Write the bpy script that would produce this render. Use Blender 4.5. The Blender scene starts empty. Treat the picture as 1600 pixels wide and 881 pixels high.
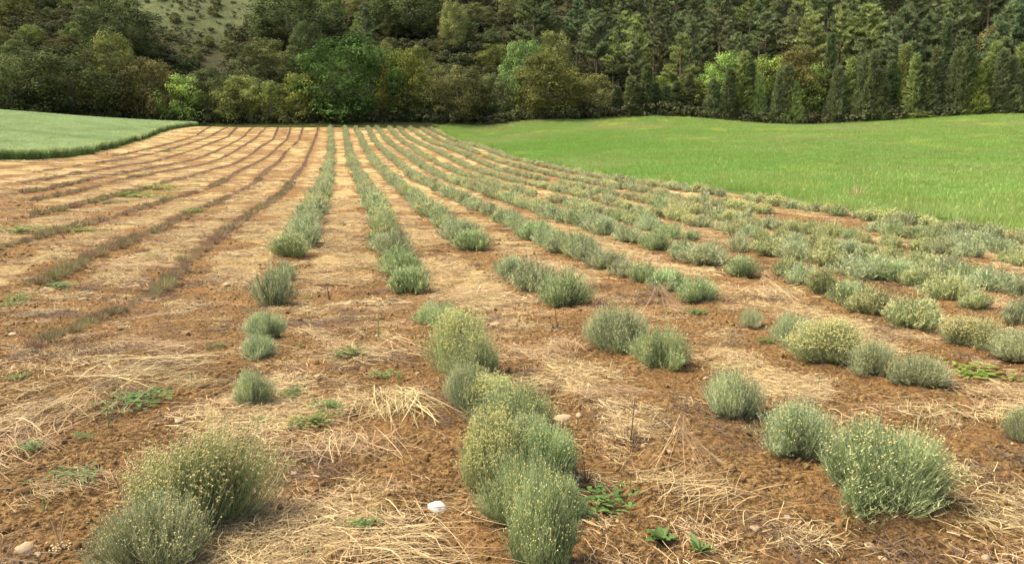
import bpy, math, random
import numpy as np
from math import radians, sin, cos, pi
random.seed(7); RNG = np.random.default_rng(7)
scene = bpy.context.scene
COL = scene.collection
# ------------------------------------------------------------------ camera
PITCH = 8.67
cam_d = bpy.data.cameras.new('camera'); cam = bpy.data.objects.new('camera', cam_d); COL.objects.link(cam)
cam_d.sensor_width = 36.0; cam_d.sensor_fit = 'HORIZONTAL'; cam_d.lens = 36.0*1155/1600
cam_d.clip_start = 0.05; cam_d.clip_end = 2000
cam.location = (0, 0, 1.6); cam.rotation_euler = (radians(90-PITCH), 0, 0)
scene.camera = cam
# ------------------------------------------------------------------ light
SUN_EL, SUN_AZ = 58.0, -84.0           # elevation; azimuth from +Y towards +X
world = bpy.data.worlds.new('World'); scene.world = world; world.use_nodes = True
wn = world.node_tree.nodes; wl = world.node_tree.links; wn.clear()
sky = wn.new('ShaderNodeTexSky'); sky.sky_type = 'NISHITA'; sky.sun_disc = False
sky.sun_elevation = radians(SUN_EL); sky.sun_rotation = radians(SUN_AZ)
sky.dust_density = 9.0; sky.air_density = 1.0; sky.ozone_density = 0.6; sky.altitude = 600
bg = wn.new('ShaderNodeBackground'); bg.inputs['Strength'].default_value = 0.125
wo = wn.new('ShaderNodeOutputWorld'); wl.new(sky.outputs[0], bg.inputs[0]); wl.new(bg.outputs[0], wo.inputs[0])
sun_d = bpy.data.lights.new('sun', 'SUN'); sun_d.energy = 2.2; sun_d.angle = radians(32); sun_d.color = (1.0, 0.93, 0.80)
sun = bpy.data.objects.new('sun', sun_d); COL.objects.link(sun)
sun.rotation_euler = (radians(90-SUN_EL), 0, radians(180-SUN_AZ)); sun.location = (-20, 10, 40)
scene.view_settings.view_transform = 'Standard'; scene.view_settings.look = 'None'
scene.view_settings.exposure = 1.17; scene.view_settings.gamma = 1.0
scene.cycles.max_bounces = 6; scene.cycles.diffuse_bounces = 3; scene.cycles.transmission_bounces = 3
scene.cycles.glossy_bounces = 2; scene.cycles.transparent_max_bounces = 4

# ------------------------------------------------------------------ survey data (metres)
ZN=np.array([[-0.0,-0.0,-0.0,-0.0,0.0,0.01,0.0,-0.0,-0.0,-0.0],[0.0,0.0,0.0,0.0,0.0,-0.06,-0.03,0.0,0.0,0.0],[0.25,0.29,0.4,0.13,-0.39,-0.17,-0.27,0.17,0.17,0.16],[0.88,0.92,0.9,0.25,0.04,-0.05,0.04,0.4,0.49,0.56],[2.18,1.81,1.2,0.56,0.41,0.35,0.63,0.69,1.07,1.42],[3.96,3.22,1.75,1.05,0.85,1.0,1.37,1.43,2.0,2.68],[6.15,4.13,2.17,2.05,1.87,2.12,2.56,2.74,3.34,4.34],[8.58,5.15,3.79,3.55,3.71,3.71,4.22,4.66,5.21,6.53],[10.23,7.31,6.41,5.92,5.74,6.73,6.98,7.36,7.25,8.83],[8.12,9.47,10.39,10.95,10.81,11.35,11.22,11.85,9.41,11.22]])
XN=np.array([-70.0, -45.0, -25.0, -12.0, -4.0, 4.0, 12.0, 25.0, 45.0, 70.0]);YN=np.array([0.0, 6.0, 12.0, 20.0, 32.0, 46.0, 62.0, 82.0, 105.0, 135.0])
ROWS={
'A':[(-4.77,15.67),(-5.44,19.59),(-6.33,23.47),(-7.18,27.36),(-8.03,31.25),(-8.94,35.13),(-9.83,39.01),(-10.73,42.89),(-11.62,46.77),(-12.51,50.65),(-13.4,54.53),(-14.3,58.41),(-15.19,62.29),(-16.08,66.18),(-16.98,70.06),(-17.87,73.94),(-18.78,77.81),(-19.7,81.69),(-20.63,85.56),(-21.55,89.43),(-22.47,93.31),(-23.39,97.18),(-24.33,101.05),(-25.27,104.92),(-26.22,108.79),(-27.16,112.66)],
'B':[(0.13,2.7),(-0.58,6.59),(-1.33,10.47),(-2.21,14.31),(-3.07,18.17),(-3.9,22.03),(-4.76,25.89),(-5.65,29.74),(-6.5,33.6),(-7.35,37.45),(-8.25,41.3),(-9.14,45.15),(-10.03,49.0),(-10.99,52.83),(-11.94,56.66),(-12.83,60.51),(-13.73,64.36),(-14.62,68.21),(-15.52,72.06),(-16.4,75.91),(-17.29,79.76),(-18.18,83.61),(-19.06,87.46),(-19.97,91.3),(-20.88,95.14),(-21.8,98.99),(-22.69,102.84),(-23.57,106.69),(-24.46,110.54),(-25.34,114.39)],
'C':[(1.73,3.19),(1.02,7.07),(0.55,10.98),(-0.35,14.82),(-1.31,18.65),(-2.3,22.47),(-3.17,26.32),(-3.99,30.18),(-4.83,34.04),(-5.65,37.9),(-6.47,41.77),(-7.33,45.62),(-8.21,49.47),(-9.17,53.3),(-10.16,57.12),(-11.13,60.95),(-11.94,64.82),(-12.8,68.67),(-13.66,72.52),(-14.56,76.37),(-15.46,80.21),(-16.37,84.06),(-17.27,87.9),(-18.18,91.74),(-19.09,95.59),(-19.99,99.43),(-20.91,103.27),(-21.86,107.1),(-22.82,110.93),(-23.77,114.77)],
'D':[(3.04,4.2),(2.59,8.07),(2.04,11.94),(1.11,15.74),(0.35,19.58),(-0.54,23.4),(-1.43,27.22),(-2.36,31.04),(-3.18,34.88),(-4.01,38.71),(-4.9,42.54),(-5.82,46.36),(-6.7,50.18),(-7.57,54.01),(-8.41,57.84),(-9.31,61.66),(-10.29,65.46),(-11.27,69.27),(-12.04,73.12),(-12.9,76.95),(-13.79,80.77),(-14.73,84.58),(-15.68,88.39),(-16.6,92.21),(-17.5,96.03),(-18.4,99.85),(-19.3,103.67),(-20.2,107.49),(-21.09,111.32),(-21.99,115.14)],
'E':[(4.48,6.51),(4.33,10.35),(3.78,13.96),(2.81,17.65),(1.93,21.39),(0.94,25.12),(0.1,28.9),(-0.76,32.67),(-1.6,36.44),(-2.47,40.21),(-3.25,44.0),(-4.25,47.73),(-5.17,51.49),(-6.0,55.27),(-6.92,59.02),(-7.85,62.78),(-8.7,66.55),(-9.54,70.33),(-10.37,74.1),(-11.28,77.86),(-12.2,81.62),(-13.11,85.38),(-14.05,89.13),(-14.98,92.88),(-15.92,96.64),(-16.83,100.39),(-17.74,104.16),(-18.61,107.92),(-19.64,111.65),(-20.67,115.38)],
'F':[(5.65,8.13),(5.75,12.0),(4.89,15.84),(3.97,19.67),(3.18,23.53),(2.37,27.39),(1.4,31.21),(0.57,35.08),(-0.34,38.92),(-1.34,42.74),(-2.03,46.62),(-3.01,50.45),(-3.99,54.27),(-4.9,58.12),(-5.86,61.95),(-6.84,65.77),(-7.8,69.6),(-8.75,73.44),(-9.61,77.29),(-10.36,81.17),(-11.12,85.04),(-11.95,88.9),(-12.95,92.73),(-13.94,96.55),(-14.96,100.36),(-15.99,104.18),(-16.98,108.0),(-17.87,111.85),(-18.76,115.7)],
'G':[(7.2,10.42),(7.26,14.22),(6.24,17.92),(5.28,21.66),(4.51,25.46),(3.7,29.25),(3.04,33.07),(2.25,36.86),(1.36,40.64),(0.25,44.35),(-0.67,48.12),(-1.54,51.9),(-2.46,55.67),(-3.38,59.44),(-4.21,63.23),(-5.06,67.01),(-5.97,70.78),(-6.86,74.56),(-7.65,78.35),(-8.46,82.15),(-9.36,85.92),(-10.32,89.68),(-11.28,93.43),(-12.34,97.16),(-13.41,100.89),(-14.46,104.63),(-15.5,108.36),(-16.36,112.15),(-17.22,115.93)],
'H':[(9.9,14.24),(8.19,17.71),(6.84,21.36),(6.05,25.16),(5.44,29.01),(4.69,32.83),(3.73,36.61),(3.04,40.45),(2.2,44.26),(1.17,48.02),(0.27,51.81),(-0.78,55.57),(-1.5,59.41),(-2.27,63.23),(-3.06,67.05),(-3.95,70.85),(-4.86,74.64),(-5.79,78.43),(-6.67,82.23),(-7.5,86.04),(-8.32,89.85),(-9.34,93.62),(-10.38,97.38),(-11.43,101.13),(-12.49,104.89),(-13.55,108.64),(-14.61,112.4),(-15.68,116.15)],
'I':[(10.51,15.86),(9.37,19.63),(8.47,23.48),(7.56,27.36),(6.72,31.25),(6.03,35.18),(5.03,39.03),(4.21,42.93),(3.23,46.79),(2.44,50.7),(1.57,54.58),(0.56,58.44),(-0.38,62.31),(-1.25,66.2),(-2.08,70.09),(-3.14,73.93),(-4.04,77.81),(-4.87,81.71),(-5.72,85.61),(-6.58,89.5),(-7.5,93.37),(-8.49,97.23),(-9.48,101.09),(-10.65,104.9),(-11.83,108.71),(-12.89,112.55),(-13.93,116.39)],
'J':[(11.77,17.38),(10.93,21.2),(9.89,24.92),(9.16,28.77),(8.45,32.63),(7.6,36.48),(6.6,40.28),(5.83,44.13),(4.91,47.96),(3.91,51.76),(3.16,55.63),(2.24,59.46),(1.29,63.28),(0.37,67.11),(-0.51,70.95),(-1.38,74.79),(-2.24,78.63),(-3.1,82.48),(-3.98,86.31),(-4.89,90.15),(-5.77,93.99),(-6.79,97.79),(-7.82,101.59),(-8.99,105.35),(-10.31,109.06),(-11.5,112.81),(-12.67,116.58)],
'L1':[(-5.23,10.09),(-6.23,13.83),(-6.97,17.64),(-7.77,21.44),(-8.56,25.24),(-9.29,29.05),(-10.12,32.85),(-11.0,36.63),(-11.97,40.39),(-12.93,44.15),(-13.8,47.94),(-14.68,51.72),(-15.56,55.5),(-16.44,59.28),(-17.41,63.05),(-18.34,66.82),(-19.26,70.59),(-20.23,74.35),(-21.11,78.13),(-21.97,81.92),(-22.84,85.71),(-23.7,89.49),(-24.56,93.28),(-25.42,97.07),(-26.28,100.85),(-27.14,104.64),(-28.0,108.43),(-28.87,112.21)],
'L2':[(-6.97,10.01),(-8.05,13.81),(-8.67,17.71),(-9.5,21.59),(-10.42,25.45),(-11.21,29.33),(-12.08,33.2),(-12.98,37.07),(-13.99,40.9),(-15.04,44.73),(-16.08,48.55),(-17.06,52.4),(-18.03,56.24),(-19.01,60.08),(-19.98,63.93),(-20.93,67.78),(-21.89,71.63),(-22.86,75.47),(-23.81,79.32),(-24.55,83.22),(-25.29,87.12),(-26.02,91.01),(-26.81,94.9),(-27.81,98.74),(-28.78,102.59),(-29.74,106.43),(-30.71,110.28)],
'L3':[(-10.06,14.61),(-10.8,18.45),(-11.54,22.29),(-12.34,26.11),(-13.1,29.94),(-13.91,33.77),(-14.81,37.57),(-15.79,41.36),(-16.83,45.13),(-17.87,48.9),(-18.87,52.68),(-19.84,56.46),(-20.83,60.24),(-21.71,64.05),(-22.54,67.87),(-23.36,71.7),(-24.24,75.5),(-25.11,79.32),(-25.95,83.13),(-26.71,86.97),(-27.48,90.8),(-28.25,94.63),(-29.27,98.41),(-30.29,102.18),(-31.31,105.96),(-32.33,109.73)],
'L4':[(-12.94,18.99),(-13.69,22.77),(-14.57,26.52),(-15.4,30.29),(-16.38,34.02),(-17.2,37.79),(-17.96,41.57),(-18.79,45.33),(-19.67,49.08),(-20.59,52.83),(-21.51,56.57),(-22.43,60.32),(-23.34,64.06),(-24.21,67.82),(-25.07,71.58),(-25.95,75.33),(-26.84,79.09),(-27.71,82.84),(-28.41,86.63),(-29.12,90.42),(-29.83,94.21),(-30.89,97.92),(-31.93,101.64),(-32.96,105.35),(-33.99,109.07)],
'L5':[(-15.48,22.75),(-16.31,26.65),(-17.38,30.5),(-18.55,34.31),(-19.46,38.2),(-20.25,42.11),(-21.04,46.03),(-21.83,49.94),(-22.71,53.83),(-23.75,57.69),(-24.76,61.55),(-25.61,65.45),(-26.46,69.36),(-27.37,73.24),(-28.28,77.13),(-29.18,81.02),(-30.04,84.92),(-30.89,88.82),(-31.75,92.72),(-32.69,96.6),(-33.71,100.47),(-34.72,104.33),(-35.73,108.19)],
'L6':[(-17.45,25.69),(-18.37,29.58),(-19.47,33.42),(-20.52,37.28),(-21.47,41.16),(-22.19,45.09),(-23.24,48.94),(-24.29,52.79),(-25.36,56.64),(-26.34,60.51),(-27.08,64.44),(-27.92,68.34),(-28.8,72.24),(-29.69,76.13),(-30.57,80.03),(-31.45,83.92),(-32.28,87.83),(-33.11,91.74),(-34.05,95.62),(-35.15,99.46),(-36.22,103.31),(-37.3,107.15)],
'L7':[(-20.34,29.89),(-21.33,33.66),(-22.26,37.45),(-23.17,41.25),(-24.1,45.04),(-25.05,48.82),(-26.0,52.61),(-27.1,56.35),(-28.15,60.11),(-29.15,63.88),(-29.96,67.7),(-30.78,71.52),(-31.59,75.33),(-32.47,79.14),(-33.34,82.94),(-34.09,86.77),(-34.83,90.6),(-35.56,94.44),(-36.71,98.17),(-37.86,101.89),(-39.01,105.62)],
'L8':[(-24.36,37.94),(-25.22,41.62),(-26.14,45.29),(-27.08,48.95),(-28.1,52.6),(-29.16,56.23),(-30.21,59.86),(-31.02,63.56),(-31.77,67.27),(-32.52,70.97),(-33.4,74.65),(-34.25,78.34),(-35.02,82.04),(-35.78,85.75),(-36.53,89.46),(-37.27,93.17),(-38.29,96.81),(-39.3,100.46),(-40.31,104.11)],
'L9':[(-31.63,59.78),(-32.44,63.56),(-33.26,67.33),(-34.13,71.1),(-35.01,74.85),(-35.9,78.61),(-36.75,82.38),(-37.58,86.15),(-38.37,89.93),(-39.16,93.71),(-40.34,97.39),(-41.51,101.07),(-42.68,104.75)],
}
BUSHES={
'A':[(-1.447,2.829,0.431,0.298,'s'),(-1.395,3.176,0.505,0.427,'y'),(-1.784,4.901,0.276,0.236,'s'),(-2.23,6.328,0.321,0.179,'s'),(-2.503,7.299,0.343,0.266,'s'),(-3.449,10.649,0.461,0.577,'s'),(-4.036,13.13,0.342,0.338,'s'),(-4.695,15.612,0.801,0.48,'y'),(-4.806,16.794,0.747,0.617,'s')],
'B':[(0.137,2.825,0.323,0.375,'g'),(0.161,3.676,0.388,0.285,'g'),(-0.107,3.647,0.385,0.374,'y'),(-0.02,4.385,0.494,0.302,'g'),(-0.31,4.92,0.328,0.289,'s'),(-0.443,5.839,0.602,0.46,'y'),(-0.825,8.182,0.509,0.266,'g'),(-0.31,5.584,0.408,0.333,'g'),(-0.13,4.81,0.378,0.255,'y'),(0.096,4.072,0.344,0.21,'s'),(0.036,3.211,0.314,0.321,'g'),(0.254,3.284,0.207,0.16,'g'),(-1.651,11.824,0.611,0.475,'g'),(-2.097,13.774,0.756,0.507,'g'),(-2.588,15.879,0.708,0.553,'s')],
'C':[(1.862,3.408,0.798,0.218,'g'),(1.653,4.085,0.457,0.296,'s'),(1.478,4.793,0.419,0.302,'s'),(1.276,6.085,0.495,0.338,'g'),(0.977,6.789,0.527,0.404,'s'),(0.684,9.839,0.708,0.477,'g'),(0.362,11.448,0.649,0.493,'s'),(-0.034,13.093,0.541,0.397,'s'),(-0.892,16.536,0.764,0.504,'g'),(-1.307,17.909,0.735,0.573,'s')],
'D':[(3.145,4.34,0.27,0.202,'s'),(3.169,5.591,0.468,0.226,'s'),(2.923,5.797,0.434,0.282,'s'),(2.784,6.299,0.524,0.339,'y'),(2.717,6.988,0.389,0.294,'s'),(2.624,7.98,0.251,0.203,'b'),(2.5,9.903,0.496,0.32,'g'),(2.279,10.955,0.547,0.357,'g'),(2.162,12.039,0.457,0.305,'g'),(1.942,12.682,0.503,0.321,'b'),(1.731,13.764,0.591,0.358,'s'),(1.448,14.824,0.586,0.418,'s')],
'E':[(4.516,6.42,0.469,0.267,'s'),(4.408,6.912,0.504,0.296,'y'),(4.373,7.871,0.571,0.37,'y'),(4.358,8.761,0.485,0.321,'y'),(4.362,9.493,0.525,0.342,'g'),(4.422,10.36,0.466,0.388,'y'),(4.511,11.363,0.432,0.337,'s'),(4.52,12.066,0.459,0.338,'y'),(3.914,12.289,0.613,0.352,'g'),(3.691,13.818,0.849,0.433,'s'),(3.434,14.81,0.51,0.374,'s'),(3.141,16.112,0.636,0.431,'g'),(2.82,17.543,0.721,0.379,'s'),(2.36,19.16,0.85,0.48,'s')],
'F':[(5.659,8.086,0.311,0.292,'s'),(5.861,9.152,0.319,0.223,'y'),(5.985,9.982,0.569,0.377,'y'),(6.233,11.103,0.537,0.297,'y'),(6.222,11.759,0.468,0.368,'g'),(5.895,12.132,0.871,0.425,'s'),(5.823,13.609,0.7,0.415,'y'),(5.614,14.467,0.67,0.4,'s'),(5.353,15.248,0.731,0.396,'y'),(4.928,15.813,0.597,0.425,'b'),(4.32,17.894,0.401,0.256,'g'),(3.897,18.247,0.626,0.373,'g'),(3.713,20.016,0.685,0.413,'s')],
}
BARLEY_EDGE=[(-30.57,44.73),(-30.09,47.59),(-31.39,52.51),(-33.57,59.61),(-35.52,66.14),(-38.35,75.06),(-41.37,85.34),(-44.2,94.6),(-46.61,104.81)]
WEEDS=[('broad',0.639,3.0,0.2,0.139),('tongue',0.787,2.905,0.172,0.108),('dark',0.416,3.356,0.293,0.154),('broad',-7.155,14.555,0.33,0.254),('broad',-8.626,13.823,0.386,0.265),('dark',-7.106,11.448,0.502,0.181),('dark',-6.828,10.059,0.389,0.177),('stem',-1.327,7.199,0.166,0.332),('dark',-1.44,6.348,0.294,0.147),('broad',-3.238,11.373,0.3,0.22),('stem',-1.923,6.561,0.14,0.128),('dark',-1.571,5.078,0.219,0.118),('dark',-1.261,4.479,0.251,0.137),('dark',-1.234,4.765,0.189,0.103),('dark',-2.53,4.838,0.365,0.148),('stem',-2.489,4.375,0.103,0.221),('dark',-2.674,3.915,0.142,0.078),('dark',-2.249,3.613,0.244,0.066),('stem',-2.209,3.294,0.073,0.085),('dark',-0.658,3.129,0.127,0.075),('stem',-0.866,2.88,0.053,0.08),('stem',-0.84,5.27,0.113,0.17),('dark',2.511,7.152,0.228,0.127),('dark',2.228,8.838,0.343,0.14),('dark',-6.652,9.59,0.338,0.169),('yellow',3.82,5.903,0.474,0.126),('yellow',-14.13,28.4,1.711,0.391),('yellow',-15.384,32.546,1.678,0.392),('yellow',-11.328,17.061,1.183,0.266),('yellow',-10.202,17.567,0.609,0.183),('yellow',-10.032,23.238,0.803,0.201),('broad',-16.203,38.536,1.124,0.397),('dark',-13.707,25.243,0.783,0.261),('stem',3.052,4.903,0.079,0.203),('dark',-31.672,69.015,1.413,0.471),('dark',-2.508,4.133,0.112,0.082),('dark',-0.999,5.591,0.2,0.11),('stem',0.593,3.503,0.051,0.109),('dark',-1.601,4.493,0.122,0.081),('dark',-3.789,5.508,0.148,0.089),('stem',-2.395,5.355,0.125,0.144),('dark',-2.708,6.629,0.141,0.082),('stem',2.374,5.529,0.099,0.069)]
STONES=[(-0.359,3.34,0.117),(-2.101,4.479,0.089),(-2.084,4.58,0.058),(1.111,3.172,0.07),(-2.048,2.907,0.108),(-1.956,2.846,0.058),(0.932,4.705,0.076),(0.905,4.072,0.059),(0.837,4.77,0.069),(0.333,4.62,0.167),(0.438,4.623,0.092),(0.917,4.454,0.064),(0.485,3.193,0.041),(-0.18,8.158,0.187),(-2.39,10.655,0.281),(-1.728,4.348,0.047),(-5.173,7.493,0.106),(-4.094,7.337,0.091),(1.92,4.607,0.075),(1.39,3.069,0.051),(1.564,2.905,0.059),(1.986,2.889,0.07),(1.57,3.031,0.062),(2.924,4.631,0.075),(1.287,3.252,0.06),(-0.194,3.244,0.036),(3.268,7.378,0.078),(4.102,8.299,0.088),(-6.115,10.381,0.146),(-2.653,5.955,0.074),(-0.614,6.273,0.078),(-4.82,12.355,0.195),(3.693,10.655,0.15),(-0.566,3.237,0.036),(-1.159,3.741,0.048),(-2.858,4.462,0.056),(0.783,4.837,0.052),(0.894,3.021,0.039),(0.766,4.118,0.045),(2.708,4.895,0.062)]
DRY=[('sheaf',0.928,3.891,0.389),('pile',-2.871,4.587,0.868),('pile',-2.776,4.028,0.548),('fan',-0.8,4.952,0.845),('fan',0.476,5.046,0.589),('pile',0.866,5.219,0.328),('arch',3.397,9.782,0.86),('pile',-2.838,5.627,0.954),('pile',-2.395,5.355,0.527),('pile',-2.179,3.559,0.39),('pile',-0.437,2.945,0.628),('stalk',-1.876,2.867,0.16),('dead',0.697,4.158,0.283),('darkstalk',-2.783,11.067,0.389),('deadbush',2.095,10.46,0.404),('fan',3.483,5.212,0.608),('pile',6.591,9.864,0.781),('pile',-3.23,6.613,0.705),('pile',0.472,6.637,0.649),('sheaf',1.801,8.883,0.626),('pile',-1.192,6.384,0.852),('pile',-0.656,10.653,1.218),('pile',0.955,3.473,0.605),('pile',-0.959,4.069,0.59),('deadbush',-2.811,5.838,0.219),('pile',-3.427,13.045,1.371),('dead',0.483,7.801,0.276),('pile',2.786,4.759,0.471),('fan',-2.227,7.623,0.607),('pile',-7.122,13.368,1.401),('pale_tuft',13.081,28.234,0.875),('dead',0.38,3.613,0.198),('dead',13.839,21.193,0.55)]
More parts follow.
